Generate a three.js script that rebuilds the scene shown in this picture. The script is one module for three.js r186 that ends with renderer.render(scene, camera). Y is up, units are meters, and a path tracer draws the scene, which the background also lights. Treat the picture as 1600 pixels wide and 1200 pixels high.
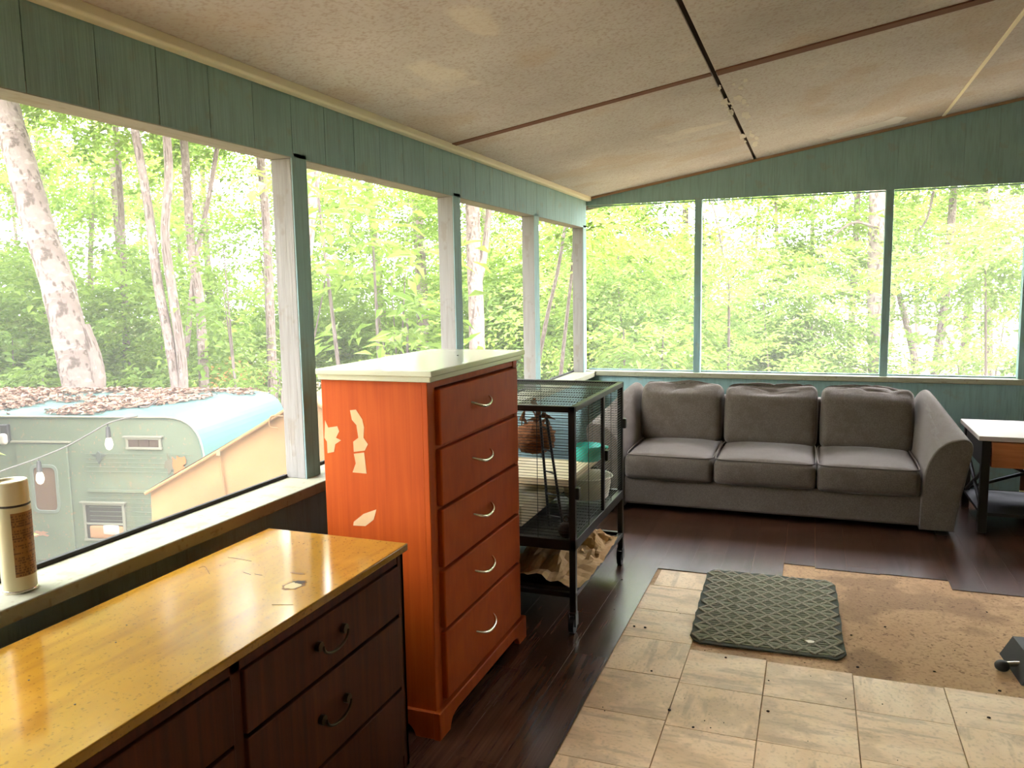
import * as THREE from 'three';
import { RoundedBoxGeometry } from 'three/addons/geometries/RoundedBoxGeometry.js';
import { mergeGeometries, mergeVertices } from 'three/addons/utils/BufferGeometryUtils.js';

// ------------------------------------------------------------------ camera, sky, sun, exposure
const scene = new THREE.Scene();
const EYE = new THREE.Vector3(0, 1.45, 0), FOCAL = 1250;
const YAW = 20.697 * Math.PI / 180, PITCH = -6.824 * Math.PI / 180, ROLL = -0.948 * Math.PI / 180;
const camera = new THREE.PerspectiveCamera(2 * Math.atan(600 / FOCAL) * 180 / Math.PI, 4 / 3, 0.05, 400);
const FWD = new THREE.Vector3(-Math.sin(YAW) * Math.cos(PITCH), Math.sin(PITCH), -Math.cos(YAW) * Math.cos(PITCH));
const R0 = new THREE.Vector3(Math.cos(YAW), 0, -Math.sin(YAW)), U0 = R0.clone().cross(FWD);
const RIGHT = R0.clone().multiplyScalar(Math.cos(ROLL)).addScaledVector(U0, Math.sin(ROLL));
const UPV = U0.clone().multiplyScalar(Math.cos(ROLL)).addScaledVector(R0, -Math.sin(ROLL));
camera.position.copy(EYE);
camera.quaternion.setFromRotationMatrix(new THREE.Matrix4().makeBasis(RIGHT, UPV, FWD.clone().negate()));
scene.add(camera);

// hazy bright summer sky, the same all the way round
{
  const w = 32, h = 64, d = new Float32Array(w * h * 4);
  for (let j = 0; j < h; j++) for (let i = 0; i < w; i++) {
    const el = Math.max(0, (j + 0.5) / h * 2 - 1), t = Math.pow(el, 0.6), k = (j * w + i) * 4;
    d[k] = 11.2 - 2.8 * t; d[k + 1] = 10.8 - 2.0 * t; d[k + 2] = 11.2 - 0.7 * t; d[k + 3] = 1;
  }
  const t = new THREE.DataTexture(d, w, h, THREE.RGBAFormat, THREE.FloatType);
  t.mapping = THREE.EquirectangularReflectionMapping; t.magFilter = t.minFilter = THREE.LinearFilter; t.needsUpdate = true;
  scene.background = t; scene.environment = t;
}
const sun = new THREE.DirectionalLight(new THREE.Color(1, 0.93, 0.84), 10);
sun.position.set(-10, 40, -23); sun.target.position.set(-5.5, 0, -11);
sun.shadow.mapSize.set(4096, 4096);
Object.assign(sun.shadow.camera, { left: -40, right: 40, top: 40, bottom: -40, near: 1, far: 110 });
scene.add(sun, sun.target);
const renderer = new THREE.WebGLRenderer({ antialias: true });
renderer.toneMapping = THREE.LinearToneMapping;
renderer.toneMappingExposure = 2.8;
renderer.shadowMap.enabled = true;

// ------------------------------------------------------------------ helpers
let seed = 7;
const rnd = () => { seed = (seed + 0x6D2B79F5) | 0; let t = Math.imul(seed ^ (seed >>> 15), 1 | seed); t = (t + Math.imul(t ^ (t >>> 7), 61 | t)) ^ t; return ((t ^ (t >>> 14)) >>> 0) / 4294967296; };
const rr = (a, b) => a + (b - a) * rnd();
const V = (x, y, z) => new THREE.Vector3(x, y, z);
const lerp = (a, b, t) => a + (b - a) * t, clamp = (x, a = 0, b = 1) => Math.min(b, Math.max(a, x)), sm = (a, b, x) => { const t = clamp((x - a) / (b - a)); return t * t * (3 - 2 * t); };
// the point a pixel of the photograph shows at a given forward distance, or on a plane
const rayOf = (px, py) => FWD.clone().addScaledVector(RIGHT, (px - 800) / FOCAL).addScaledVector(UPV, -(py - 600) / FOCAL);
const at = (px, py, depth) => EYE.clone().addScaledVector(rayOf(px, py), depth);
const onX = (px, py, x) => { const d = rayOf(px, py); return EYE.clone().addScaledVector(d, (x - EYE.x) / d.x); };
const onZ = (px, py, z) => { const d = rayOf(px, py); return EYE.clone().addScaledVector(d, (z - EYE.z) / d.z); };
const onY = (px, py, y) => { const d = rayOf(px, py); return EYE.clone().addScaledVector(d, (y - EYE.y) / d.y); };

const taken = {};
const numbered = (n) => { const k = taken[n] = (taken[n] ?? -1) + 1; return k ? `${n}_${String(k).padStart(3, '0')}` : n; };
function thing(name, label, category, pos = [0, 0, 0], turn = 0, group) {
  const o = new THREE.Group(); o.name = numbered(name); o.position.set(...pos); o.rotation.y = turn;
  o.userData = { label, category }; if (group) o.userData.group = group;
  scene.add(o); return o;
}
function structure(name, label, category = 'wall', pos = [0, 0, 0]) { const o = thing(name, label, category, pos); o.userData.kind = 'structure'; return o; }
function part(name, geo, mat, parent, props) {
  const m = new THREE.Mesh(Array.isArray(geo) ? join(geo) : geo, mat); m.name = name; if (props) m.userData = props; parent.add(m); return m;
}
function solo(name, geo, mat, label, category, props = {}) {
  const m = new THREE.Mesh(Array.isArray(geo) ? join(geo) : geo, mat); m.name = numbered(name); m.userData = { label, category, ...props }; scene.add(m); return m;
}
function join(list) {
  const gs = list.map((g) => { const q = g.index ? g.toNonIndexed() : g.clone(); for (const k of Object.keys(q.attributes)) if (!['position', 'normal', 'uv'].includes(k)) q.deleteAttribute(k); if (!q.attributes.uv) q.setAttribute('uv', new THREE.BufferAttribute(new Float32Array(q.attributes.position.count * 2), 2)); return q; });
  return mergeGeometries(gs, false);
}
// uv in metres, by the way each corner faces; an offset picks another piece of the pattern
function metres(geo, ou = 0, ov = 0, swap = false) {
  const p = geo.attributes.position, n = geo.attributes.normal, uv = new Float32Array(p.count * 2);
  for (let i = 0; i < p.count; i++) {
    const x = p.getX(i), y = p.getY(i), z = p.getZ(i), ax = Math.abs(n.getX(i)), ay = Math.abs(n.getY(i)), az = Math.abs(n.getZ(i));
    let u, v; if (ax >= ay && ax >= az) { u = z; v = y; } else if (ay >= az) { u = x; v = z; } else { u = x; v = y; }
    if (swap) [u, v] = [v, u];
    uv[2 * i] = u + ou; uv[2 * i + 1] = v + ov;
  }
  geo.setAttribute('uv', new THREE.BufferAttribute(uv, 2)); return geo;
}
const box = (w, h, d, x = 0, y = 0, z = 0, r = 0, seg = 1) => {
  const g = r ? new RoundedBoxGeometry(w, h, d, seg, Math.min(r, w / 2.01, h / 2.01, d / 2.01)) : new THREE.BoxGeometry(w, h, d);
  g.translate(x, y, z); return metres(g);
};
const span = (x0, x1, y0, y1, z0, z1, r = 0, seg = 1) => box(Math.abs(x1 - x0), Math.abs(y1 - y0), Math.abs(z1 - z0), (x0 + x1) / 2, (y0 + y1) / 2, (z0 + z1) / 2, r, seg);
const tube = (pts, r, n = 24, rad = 6, closed = false) => new THREE.TubeGeometry(new THREE.CatmullRomCurve3(pts, closed, 'centripetal'), n, r, rad, closed);
const rod = (a, b, r, n = 6, r2 = r) => {
  const d = b.clone().sub(a), g = new THREE.CylinderGeometry(r2, r, d.length(), n);
  g.applyQuaternion(new THREE.Quaternion().setFromUnitVectors(V(0, 1, 0), d.clone().normalize())); g.translate((a.x + b.x) / 2, (a.y + b.y) / 2, (a.z + b.z) / 2); return g;
};
// tapered limb along points with a radius each
function limb(pts, radii, segs = 24, rad = 8, rough = 0) {
  const c = new THREE.CatmullRomCurve3(pts, false, 'centripetal'), fr = c.computeFrenetFrames(segs, false), pos = [], uv = [], idx = [];
  let L = c.getLength();
  for (let i = 0; i <= segs; i++) {
    const t = i / segs, p = c.getPoint(t), k = t * (radii.length - 1), a = Math.min(radii.length - 2, Math.floor(k)), r = lerp(radii[a], radii[a + 1], k - a);
    for (let j = 0; j <= rad; j++) {
      const th = j / rad * Math.PI * 2, q = r * (1 + rough * Math.sin(3 * th + i * 1.3) * Math.sin(i * 0.9));
      const s = p.clone().addScaledVector(fr.normals[Math.min(i, segs)], Math.cos(th) * q).addScaledVector(fr.binormals[Math.min(i, segs)], Math.sin(th) * q);
      pos.push(s.x, s.y, s.z); uv.push(j / rad * 0.5, t * L / 1.5);
    }
  }
  for (let i = 0; i < segs; i++) for (let j = 0; j < rad; j++) { const a = i * (rad + 1) + j, b = a + rad + 1; idx.push(a, a + 1, b, a + 1, b + 1, b); }
  const g = new THREE.BufferGeometry(); g.setAttribute('position', new THREE.Float32BufferAttribute(pos, 3)); g.setAttribute('uv', new THREE.Float32BufferAttribute(uv, 2)); g.setIndex(idx); g.computeVertexNormals(); return g;
}
const extrude = (pts, depth, bevel = 0, seg = 1, holes = []) => {
  const s = pts instanceof THREE.Shape ? pts : new THREE.Shape(pts.map(([x, y]) => new THREE.Vector2(x, y)));
  for (const h of holes) s.holes.push(h);
  return metres(new THREE.ExtrudeGeometry(s, { depth, bevelEnabled: bevel > 0, bevelThickness: bevel, bevelSize: bevel, bevelSegments: seg, curveSegments: 10 }));
};
const roundRect = (w, h, r, cx = 0, cy = 0, C = THREE.Shape) => {
  const s = new C(), x = cx - w / 2, y = cy - h / 2;
  s.moveTo(x + r, y); s.lineTo(x + w - r, y); s.quadraticCurveTo(x + w, y, x + w, y + r); s.lineTo(x + w, y + h - r); s.quadraticCurveTo(x + w, y + h, x + w - r, y + h); s.lineTo(x + r, y + h); s.quadraticCurveTo(x, y + h, x, y + h - r); s.lineTo(x, y + r); s.quadraticCurveTo(x, y, x + r, y); return s;
};

// ---- noise and textures
const hash = (x, y, s) => { let h = Math.imul(x, 374761393) ^ Math.imul(y, 668265263) ^ Math.imul(s, 2246822519); h = Math.imul(h ^ (h >>> 13), 1274126177); return ((h ^ (h >>> 16)) >>> 0) / 4294967296; };
function vnoise(x, y, px, py, s) {   // value noise with period px, py
  const xi = Math.floor(x), yi = Math.floor(y), fx = x - xi, fy = y - yi, u = fx * fx * (3 - 2 * fx), v = fy * fy * (3 - 2 * fy), m = (a, p) => ((a % p) + p) % p;
  const a = hash(m(xi, px), m(yi, py), s), b = hash(m(xi + 1, px), m(yi, py), s), c = hash(m(xi, px), m(yi + 1, py), s), d = hash(m(xi + 1, px), m(yi + 1, py), s);
  return lerp(lerp(a, b, u), lerp(c, d, u), v);
}
const fbm = (u, v, fx, fy, s, oct = 4) => { let t = 0, a = 0.5, n = 0; for (let o = 0; o < oct; o++) { t += a * vnoise(u * fx, v * fy, fx, fy, s + o * 17); n += a; a *= 0.5; fx *= 2; fy *= 2; } return t / n; };
function texture(w, h, sizeU, sizeV, fn, data = false) {
  const d = new Uint8Array(w * h * 4);
  for (let j = 0; j < h; j++) for (let i = 0; i < w; i++) { const c = fn((i + 0.5) / w, (j + 0.5) / h), k = (j * w + i) * 4; for (let q = 0; q < 3; q++) d[k + q] = clamp(data ? c : c[q]) * 255; d[k + 3] = 255; }
  const t = new THREE.DataTexture(d, w, h); t.wrapS = t.wrapT = THREE.RepeatWrapping; t.magFilter = THREE.LinearFilter; t.minFilter = THREE.LinearMipmapLinearFilter; t.generateMipmaps = true;
  if (!data) t.colorSpace = THREE.SRGBColorSpace; t.repeat.set(1 / sizeU, 1 / sizeV); t.needsUpdate = true; return t;
}
const mixc = (a, b, t) => [lerp(a[0], b[0], t), lerp(a[1], b[1], t), lerp(a[2], b[2], t)];
const rgb = (r, g, b) => [r / 255, g / 255, b / 255];
const std = (o) => new THREE.MeshStandardMaterial({ side: THREE.DoubleSide, ...o });
const phys = (o) => new THREE.MeshPhysicalMaterial({ side: THREE.DoubleSide, ...o });
// wood with the grain along v
function woodTex(dark, mid, light, s, { w = 256, h = 512, su = 0.5, sv = 1.6, rings = 10, streak = 0.6, blotch = 0.3 } = {}) {
  return texture(w, h, su, sv, (u, v) => {
    const warp = fbm(u, v, 3, 2, s, 3), g = fbm(u + 0, v, 48, 3, s + 5, 3), l = 0.5 + 0.5 * Math.sin(Math.PI * 2 * (u * rings + warp * 3)), f = fbm(u, v, 120, 8, s + 9, 2), b = fbm(u, v, 3, 4, s + 31, 3);
    const t = clamp(0.5 + streak * (g - 0.5) + 0.16 * (l - 0.5) + 0.35 * (f - 0.5) + blotch * 2 * (b - 0.5));
    return t < 0.5 ? mixc(dark, mid, t * 2) : mixc(mid, light, t * 2 - 1);
  });
}
const blob = (cx, cy, rx, ry, s, n = 18, rough = 0.35) => Array.from({ length: n }, (_, i) => { const a = i / n * Math.PI * 2, q = 1 + rough * (hash(i, s, 3) - 0.5) * 2; return [cx + Math.cos(a) * rx * q, cy + Math.sin(a) * ry * q]; });
const T = {};
T.fine = texture(256, 256, 0.35, 0.35, (u, v) => fbm(u, v, 40, 40, 3, 3), true);
T.grainBump = texture(256, 256, 0.3, 0.9, (u, v) => fbm(u, v, 60, 6, 8, 3), true);
T.weave = texture(256, 256, 0.06, 0.06, (u, v) => 0.5 + 0.25 * Math.sin(u * Math.PI * 40) * Math.cos(v * Math.PI * 40) + 0.4 * (fbm(u, v, 24, 24, 4, 2) - 0.5), true);
T.ceiling = texture(1024, 1024, 1.9, 1.9, (u, v) => {
  const c = fbm(u, v, 5, 5, 11, 5), g = fbm(u, v, 60, 240, 12, 2), f = fbm(u, v, 220, 220, 13, 2), st = fbm(u, v, 4, 6, 14, 5);
  let k = mixc(rgb(172, 167, 165), rgb(196, 192, 190), clamp(c * 1.3 - 0.15)); k = mixc(k, rgb(138, 110, 96), clamp((f - 0.5) * 2.4) * 0.4 + clamp(g - 0.5) * 0.22);
  k = mixc(k, rgb(172, 146, 120), sm(0.6, 0.75, st) * 0.3); return mixc(k, rgb(224, 216, 200), sm(0.34, 0.24, st) * 0.4);
});
T.green = texture(512, 512, 0.9, 0.9, (u, v) => {
  const c = fbm(u, v, 4, 4, 21, 5), g = fbm(u, v, 90, 8, 22, 2), d = fbm(u, v, 12, 12, 23, 4);
  let k = mixc(rgb(126, 158, 156), rgb(146, 178, 174), c); k = mixc(k, rgb(118, 138, 128), clamp(g - 0.42) * 0.9); return mixc(k, rgb(140, 146, 126), sm(0.64, 0.78, d) * 0.4);
});
T.primer = texture(512, 512, 0.8, 0.8, (u, v) => {
  const c = fbm(u, v, 6, 3, 27, 5), d = fbm(u, v, 14, 14, 28, 4), g = fbm(u, v, 70, 5, 29, 2);
  let k = mixc(rgb(120, 118, 112), rgb(136, 133, 126), c); k = mixc(k, rgb(106, 99, 89), clamp(g - 0.5) * 0.8); return mixc(k, rgb(108, 96, 80), sm(0.68, 0.8, d) * 0.35);
});
T.sill = texture(512, 512, 0.9, 0.9, (u, v) => {
  const c = fbm(u, v, 4, 9, 33, 5), d = fbm(u, v, 22, 22, 34, 4), s = fbm(u, v, 60, 60, 35, 2);
  let k = mixc(rgb(138, 138, 112), rgb(160, 157, 130), c); k = mixc(k, rgb(122, 114, 86), sm(0.6, 0.78, d) * 0.4); return mixc(k, rgb(120, 106, 80), sm(0.76, 0.84, s) * 0.5);
});
T.tile = texture(512, 512, 0.9, 0.9, (u, v) => {
  const c = fbm(u, v, 4, 14, 41, 5), d = fbm(u, v, 8, 8, 42, 5), f = fbm(u, v, 80, 120, 43, 2), st = fbm(u, v, 5, 30, 44, 4);
  let k = mixc(rgb(230, 190, 140), rgb(248, 220, 176), c * 1.1); k = mixc(k, rgb(188, 156, 114), sm(0.5, 0.72, d) * 0.4); k = mixc(k, rgb(178, 148, 110), sm(0.56, 0.74, st) * 0.4); return mixc(k, rgb(160, 130, 94), clamp(f - 0.56) * 0.9);
});
T.board = texture(1024, 1024, 1.6, 1.6, (u, v) => {
  const c = fbm(u, v, 5, 5, 51, 5), d = fbm(u, v, 7, 7, 52, 5), f = fbm(u, v, 180, 180, 53, 2), s = fbm(u, v, 110, 110, 54, 3);
  let k = mixc(rgb(176, 136, 92), rgb(206, 170, 124), c); k = mixc(k, rgb(132, 98, 62), sm(0.52, 0.7, d) * 0.6); k = mixc(k, rgb(110, 78, 48), clamp(f - 0.5) * 0.9); return mixc(k, rgb(104, 72, 42), sm(0.7, 0.8, s) * 0.6);
});
T.plank = woodTex(rgb(52, 32, 22), rgb(74, 48, 34), rgb(92, 62, 45), 61, { su: 0.5, sv: 1.3, streak: 0.7, blotch: 0.4 });
T.cherry = woodTex(rgb(156, 60, 5), rgb(174, 72, 8), rgb(188, 86, 14), 71, { su: 0.6, sv: 1.4, streak: 0.5, blotch: 0.35 });
T.drawer = woodTex(rgb(158, 62, 10), rgb(176, 74, 13), rgb(190, 88, 20), 81, { su: 1.4, sv: 0.45, w: 512, h: 256, streak: 0.3 });
T.walnut = woodTex(rgb(62, 24, 8), rgb(80, 34, 11), rgb(98, 46, 16), 91, { su: 0.5, sv: 1.5, streak: 0.8 });
T.orange = woodTex(rgb(160, 92, 50), rgb(184, 110, 64), rgb(200, 128, 80), 95, { su: 0.5, sv: 1.2 });
T.bark = texture(256, 512, 0.5, 1, (u, v) => {
  const c = fbm(u, v, 6, 5, 101, 5), g = fbm(u, v, 26, 8, 102, 3), s = fbm(u, v, 14, 20, 103, 3);
  let k = mixc(rgb(98, 83, 74), rgb(130, 117, 108), c * 1.1); k = mixc(k, rgb(60, 49, 41), sm(0.55, 0.75, g) * 0.7); return mixc(k, rgb(148, 138, 129), sm(0.6, 0.75, s) * 0.5);
});
T.barkBump = texture(256, 512, 0.5, 1, (u, v) => fbm(u, v, 26, 8, 102, 3), true);
T.ground = texture(1024, 1024, 9, 9, (u, v) => {
  const c = fbm(u, v, 8, 8, 111, 5), f = fbm(u, v, 120, 120, 112, 3), g = fbm(u, v, 5, 5, 113, 4);
  let k = mixc(rgb(104, 82, 62), rgb(142, 120, 94), f); k = mixc(k, rgb(80, 92, 48), sm(0.45, 0.6, c) * 0.8); return mixc(k, rgb(176, 158, 132), sm(0.56, 0.7, g) * 0.6);
});
T.camper = texture(512, 512, 1.6, 1.6, (u, v) => {
  const c = fbm(u, v, 3, 6, 121, 4), d = fbm(u, v, 12, 6, 122, 4), f = fbm(u, v, 60, 60, 123, 2);
  let k = mixc(rgb(78, 87, 68), rgb(95, 103, 82), c); k = mixc(k, rgb(98, 98, 74), sm(0.58, 0.76, d) * 0.6); return mixc(k, rgb(120, 100, 76), sm(0.74, 0.82, f) * 0.7);
});
T.canvas = texture(512, 512, 1.4, 1.4, (u, v) => {
  const c = fbm(u, v, 4, 4, 131, 5), d = fbm(u, v, 8, 20, 132, 4); let k = mixc(rgb(110, 80, 46), rgb(126, 95, 57), c); return mixc(k, rgb(124, 90, 54), sm(0.58, 0.76, d) * 0.5);
});
T.dresserTop = texture(1024, 1024, 1.5, 1.5, (u, v) => {
  const c = fbm(u, v, 6, 6, 141, 5), g = fbm(u, v, 60, 8, 142, 3), d = fbm(u, v, 5, 9, 143, 5), f = fbm(u, v, 300, 300, 144, 2);
  let k = mixc(rgb(140, 98, 28), rgb(166, 122, 38), c); k = mixc(k, rgb(118, 72, 30), clamp(g - 0.45) * 0.9); k = mixc(k, rgb(176, 132, 56), sm(0.56, 0.72, d) * 0.4); return mixc(k, rgb(90, 58, 26), sm(0.74, 0.82, f) * 0.5);
});
T.fabric = texture(256, 256, 0.4, 0.4, (u, v) => { const c = fbm(u, v, 90, 90, 151, 2), d = fbm(u, v, 5, 5, 152, 4); return mixc(mixc(rgb(80, 70, 58), rgb(106, 96, 84), c), rgb(78, 65, 50), sm(0.5, 0.75, d) * 0.35); });
T.paper = texture(256, 256, 0.5, 0.5, (u, v) => { const c = fbm(u, v, 6, 6, 161, 5); return mixc(rgb(190, 150, 100), rgb(222, 190, 142), c); });
T.nest = texture(128, 128, 0.12, 0.12, (u, v) => { const c = fbm(u, v, 10, 40, 171, 3); return mixc(rgb(92, 58, 34), rgb(176, 120, 74), c); });

const M = {
  ceiling: std({ map: T.ceiling, roughness: 0.95, bumpMap: T.fine, bumpScale: 0.0005 }),
  seam: std({ color: 0x6a4535, roughness: 0.9 }),  // dark red-brown standing in for shade along the ceiling cross seam
  deck: std({ color: 0x3a2a22, roughness: 1 }),
  green: std({ map: T.green, roughness: 0.7, bumpMap: T.grainBump, bumpScale: 0.0015 }),
  primer: std({ map: T.primer, roughness: 0.75, bumpMap: T.grainBump, bumpScale: 0.0012 }),
  sill: std({ map: T.sill, roughness: 0.55, bumpMap: T.fine, bumpScale: 0.0006 }),
  cream: std({ color: 0xe6dcc0, roughness: 0.6 }),
  woodStrip: std({ color: 0x9a7a5a, roughness: 0.8 }),
  black: std({ color: 0x15130f, roughness: 0.6 }),
  tile: std({ map: T.tile, roughness: 0.5, bumpMap: T.fine, bumpScale: 0.0004 }),
  board: std({ map: T.board, roughness: 0.85, bumpMap: T.fine, bumpScale: 0.0006 }),
  plank: std({ map: T.plank, roughness: 0.26, bumpMap: T.grainBump, bumpScale: 0.00015 }),
  cherry: phys({ map: T.cherry, roughness: 0.6, specularIntensity: 0.45 }),
  drawer: phys({ map: T.drawer, roughness: 0.6, specularIntensity: 0.4 }),
  walnut: phys({ map: T.walnut, roughness: 0.6, specularIntensity: 0.5 }),
  dresserTop: phys({ map: T.dresserTop, roughness: 0.13, ior: 1.62, specularColor: new THREE.Color(1, 0.84, 0.45) }),
  whiteTop: phys({ color: 0xc6c6a8, roughness: 0.25, clearcoat: 0.5, clearcoatRoughness: 0.12, bumpMap: T.fine, bumpScale: 0.0002 }),
  peel: std({ map: T.paper, roughness: 0.9 }),
  chrome: std({ color: 0xd8cfc0, metalness: 1, roughness: 0.25 }),
  bronze: std({ color: 0x4a3a28, metalness: 0.8, roughness: 0.4 }),
  cage: std({ color: 0x23211b, roughness: 0.4, metalness: 0.35 }),
  fabric: phys({ map: T.fabric, roughness: 0.95, bumpMap: T.weave, bumpScale: 0.001, sheen: 1, sheenRoughness: 0.45, sheenColor: new THREE.Color(0.7, 0.66, 0.66) }),
  paper: std({ map: T.paper, roughness: 0.9, side: THREE.DoubleSide }),
  nest: std({ map: T.nest, roughness: 1, bumpMap: T.fine, bumpScale: 0.004 }),
  teal: std({ color: 0x2fb3a0, roughness: 0.4 }),
  white: std({ color: 0xe4ddc9, roughness: 0.45 }),
  bark: std({ map: T.bark, roughness: 1, bumpMap: T.barkBump, bumpScale: 0.02 }),
  ground: std({ map: T.ground, roughness: 1 }),
  gravel: std({ color: 0xe6dccb, roughness: 1 }),
  camper: std({ map: T.camper, roughness: 0.5 }),
  camperRoof: std({ color: 0x3f5e59, roughness: 0.45, bumpMap: T.fine, bumpScale: 0.0004 }),
  canvas: std({ map: T.canvas, roughness: 0.95, bumpMap: T.weave, bumpScale: 0.001 }),
  glass: phys({ color: 0x6f6a5e, roughness: 0.05, transmission: 1, thickness: 0, ior: 1.5 }),
  screen: phys({ color: new THREE.Color(0.85, 0.86, 0.84), roughness: 1, transmission: 0.55, thickness: 0, transparent: true, opacity: 0.04, specularIntensity: 0 }),
  leaf: phys({ color: 0xffffff, roughness: 1, transmission: 0.5, thickness: 0, specularIntensity: 0.25 }),
  litter: std({ color: 0xffffff, roughness: 1 }),
};

// ------------------------------------------------------------------ the porch: sizes read off the photograph
const XW = -1.718, XE = 2.4, ZE = -6.28, ZB = 1.3, HB = 1.915, EAVE = 2.148, SLOPE = 0.165, SILL = 0.77, YG = -2.0;
const ceilY = (x) => EAVE + SLOPE * (x - XW);

// ---- floor: bare board with planks and tiles on it
const floor = structure('floor', 'porch floor of dark planks with a patch of beige tiles and bare brown board', 'floor');
part('subfloor', span(XW - 0.09, XE, -0.16, -0.004, ZE, ZB), M.board, floor, { label: 'bare brown floor board' });
{
  const edge = (x) => x < -0.72 ? ZB : x < -0.14 ? -4.0 : x < 0.02 ? -4.275 : x < 0.4 ? -4.25 : x < 0.6 ? -4.262 : x < 0.88 ? -4.14 : -4.075;
  const w = 0.152, gs = [];
  const plankGeo = (L, k) => metres(box(w - 0.0005, 0.004, L, 0, 0, 0, 0.0006), k * 0.137, k * 0.41);
  for (let k = -7; k < 22; k++) {
    const x0 = -0.72 + k * w, x1 = x0 + w, xc = (x0 + x1) / 2; if (x1 < XW + 0.01 || x1 > XE) continue;
    const far = ZE, near = edge(xc); let z = far, n = 0, L = 0.35 + ((k * 7 + 40) % 5) * 0.2;
    while (z < near - 0.01) {
      const e = Math.min(near, z + L), m = part('plank', plankGeo(e - z - 0.0006, k * 13 + n * 7 + 100), M.plank, floor); m.position.set(xc, -0.002, (z + e) / 2);
      m.position.y += (hash(k + 50, n, 5) - 0.5) * 0.0006; z = e; L = 1.2; n++;
    }
  }
  // tiles
  const tileAt = (x0, x1, z0, z1, k) => { const g = metres(box(x1 - x0 - 0.003, 0.004, z1 - z0 - 0.003, 0, 0, 0, 0.001), k * 0.377, k * 0.193, k % 3 === 0); const m = part('floor_tile', g, M.tile, floor); m.position.set((x0 + x1) / 2, -0.0018 + (hash(k, 3, 9) - 0.5) * 0.0012, (z0 + z1) / 2); m.rotation.y = (hash(k, 5, 2) - 0.5) * 0.006; };
  const zs = [-3.985, -3.76, -3.458, -3.155, -2.85, -2.546, -2.243, -1.94, -1.637, -1.334, -1.03, -0.727];
  for (let i = 0; i < zs.length - 1; i++) tileAt(i < 1 ? -0.70 : -0.718, -0.43, zs[i], zs[i + 1], i + 3);
  const xs = [-0.43, -0.135, 0.17, 0.472, 0.775, 1.078, 1.381, 1.684], zr = [-3.11, -2.823, -2.52, -2.217, -1.914, -1.611, -1.308, -1.005, -0.702];
  for (let i = 0; i < xs.length - 1; i++) for (let j = 0; j < zr.length - 1; j++) tileAt(xs[i], xs[i + 1], zr[j] + (j ? 0 : 0.012 * i - 0.02 * (i > 2)), zr[j + 1], 20 + i * 11 + j);
}

// ---- ceiling: panels with open seams under a roof deck
const ceiling = structure('ceiling', 'sloping ceiling of stained brown fibre panels with dark open seams', 'ceiling', [XW, EAVE, 0]);
{
  const a = Math.atan(SLOPE); ceiling.rotation.z = a;
  const us = [0, 1.302, 2.538, 3.774, 4.4], zz = [ZE + 0.005, -3.68, -1.24, ZB];
  for (let i = 0; i < us.length - 1; i++) for (let j = 0; j < zz.length - 1; j++) {
    const gz = i >= 1 ? 0.034 : 0.026, g = metres(span(us[i] + (i ? 0.009 : 0.002), us[i + 1] - 0.009, 0, 0.012, zz[j] + gz / 2, zz[j + 1] - gz / 2, 0.003), i * 0.71, j * 0.53, (i + j) % 2 === 1);
    part('ceiling_panel', g, M.ceiling, ceiling);
  }
  for (let i = 0; i < 4; i++) part('seam_shade_strip', span(us[i] + 0.012, us[i + 1] - 0.012, i === 1 ? -0.007 : -0.004, 0.003, -3.68 - (i ? 0.036 : 0.026), -3.68 + (i ? 0.036 : 0.026), 0.002), M.seam, ceiling, { label: 'reddish brown strip coloured as edge shade along a ceiling seam' });  // strip drawn for the shadow at the sagging panel edge
  part('roof_deck', span(-0.46, 4.4, 0.024, 0.1, ZE - 0.85, ZB + 0.2), M.deck, ceiling);
  part('seam_strip', span(2.527, 2.549, -0.005, 0.002, -6.27, -3.69, 0.002), M.cream, ceiling, { label: 'thin pale batten over a ceiling seam' });
}
{
  const onCeil = (px, py) => { const d = rayOf(px, py), k = EAVE - SLOPE * XW, t = (k - EYE.y + SLOPE * EYE.x) / (d.y - SLOPE * d.x), q = EYE.clone().addScaledVector(d, t), c = Math.cos(Math.atan(SLOPE)); return [(q.x - XW) / c, q.z]; };
  const patch = (pts, mat, lab, h = 0.001) => { const g = extrude(pts.map(([a, b]) => { const [u, z] = onCeil(a, b); return [u, -z]; }), h); g.rotateX(-Math.PI / 2); g.translate(0, -h, 0); part('filler_patch', metres(g), mat, ceiling, { label: lab }); };
  const fill = std({ color: 0xc6c0b4, roughness: 0.9, bumpMap: T.fine, bumpScale: 0.002 }), tape = std({ color: 0xd2d0cc, roughness: 0.4 });
  for (let k = 0; k < 46; k++) { const t = hash(k, 1, 61), y = lerp(122, 226, t), x = lerp(1133, 1172, (y - 118) / 110) + (hash(k, 2, 61) - 0.5) * lerp(52, 22, t) + 4, r = lerp(1.6, 6, hash(k, 3, 61) ** 2), P = blob(x, y, r * 1.1, r, 70 + k, 12, 0.4); if (Math.abs(x - lerp(1133, 1174, (y - 118) / 115)) > r * 1.25 + 1) patch(P, fill, 'fleck of white filler beside the ceiling seam'); }
  patch([[1292, 216], [1340, 200], [1380, 190], [1400, 182], [1418, 183], [1404, 192], [1386, 196], [1345, 207], [1300, 218]], tape, 'strip of shiny silver tape near the end wall');
}
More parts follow.
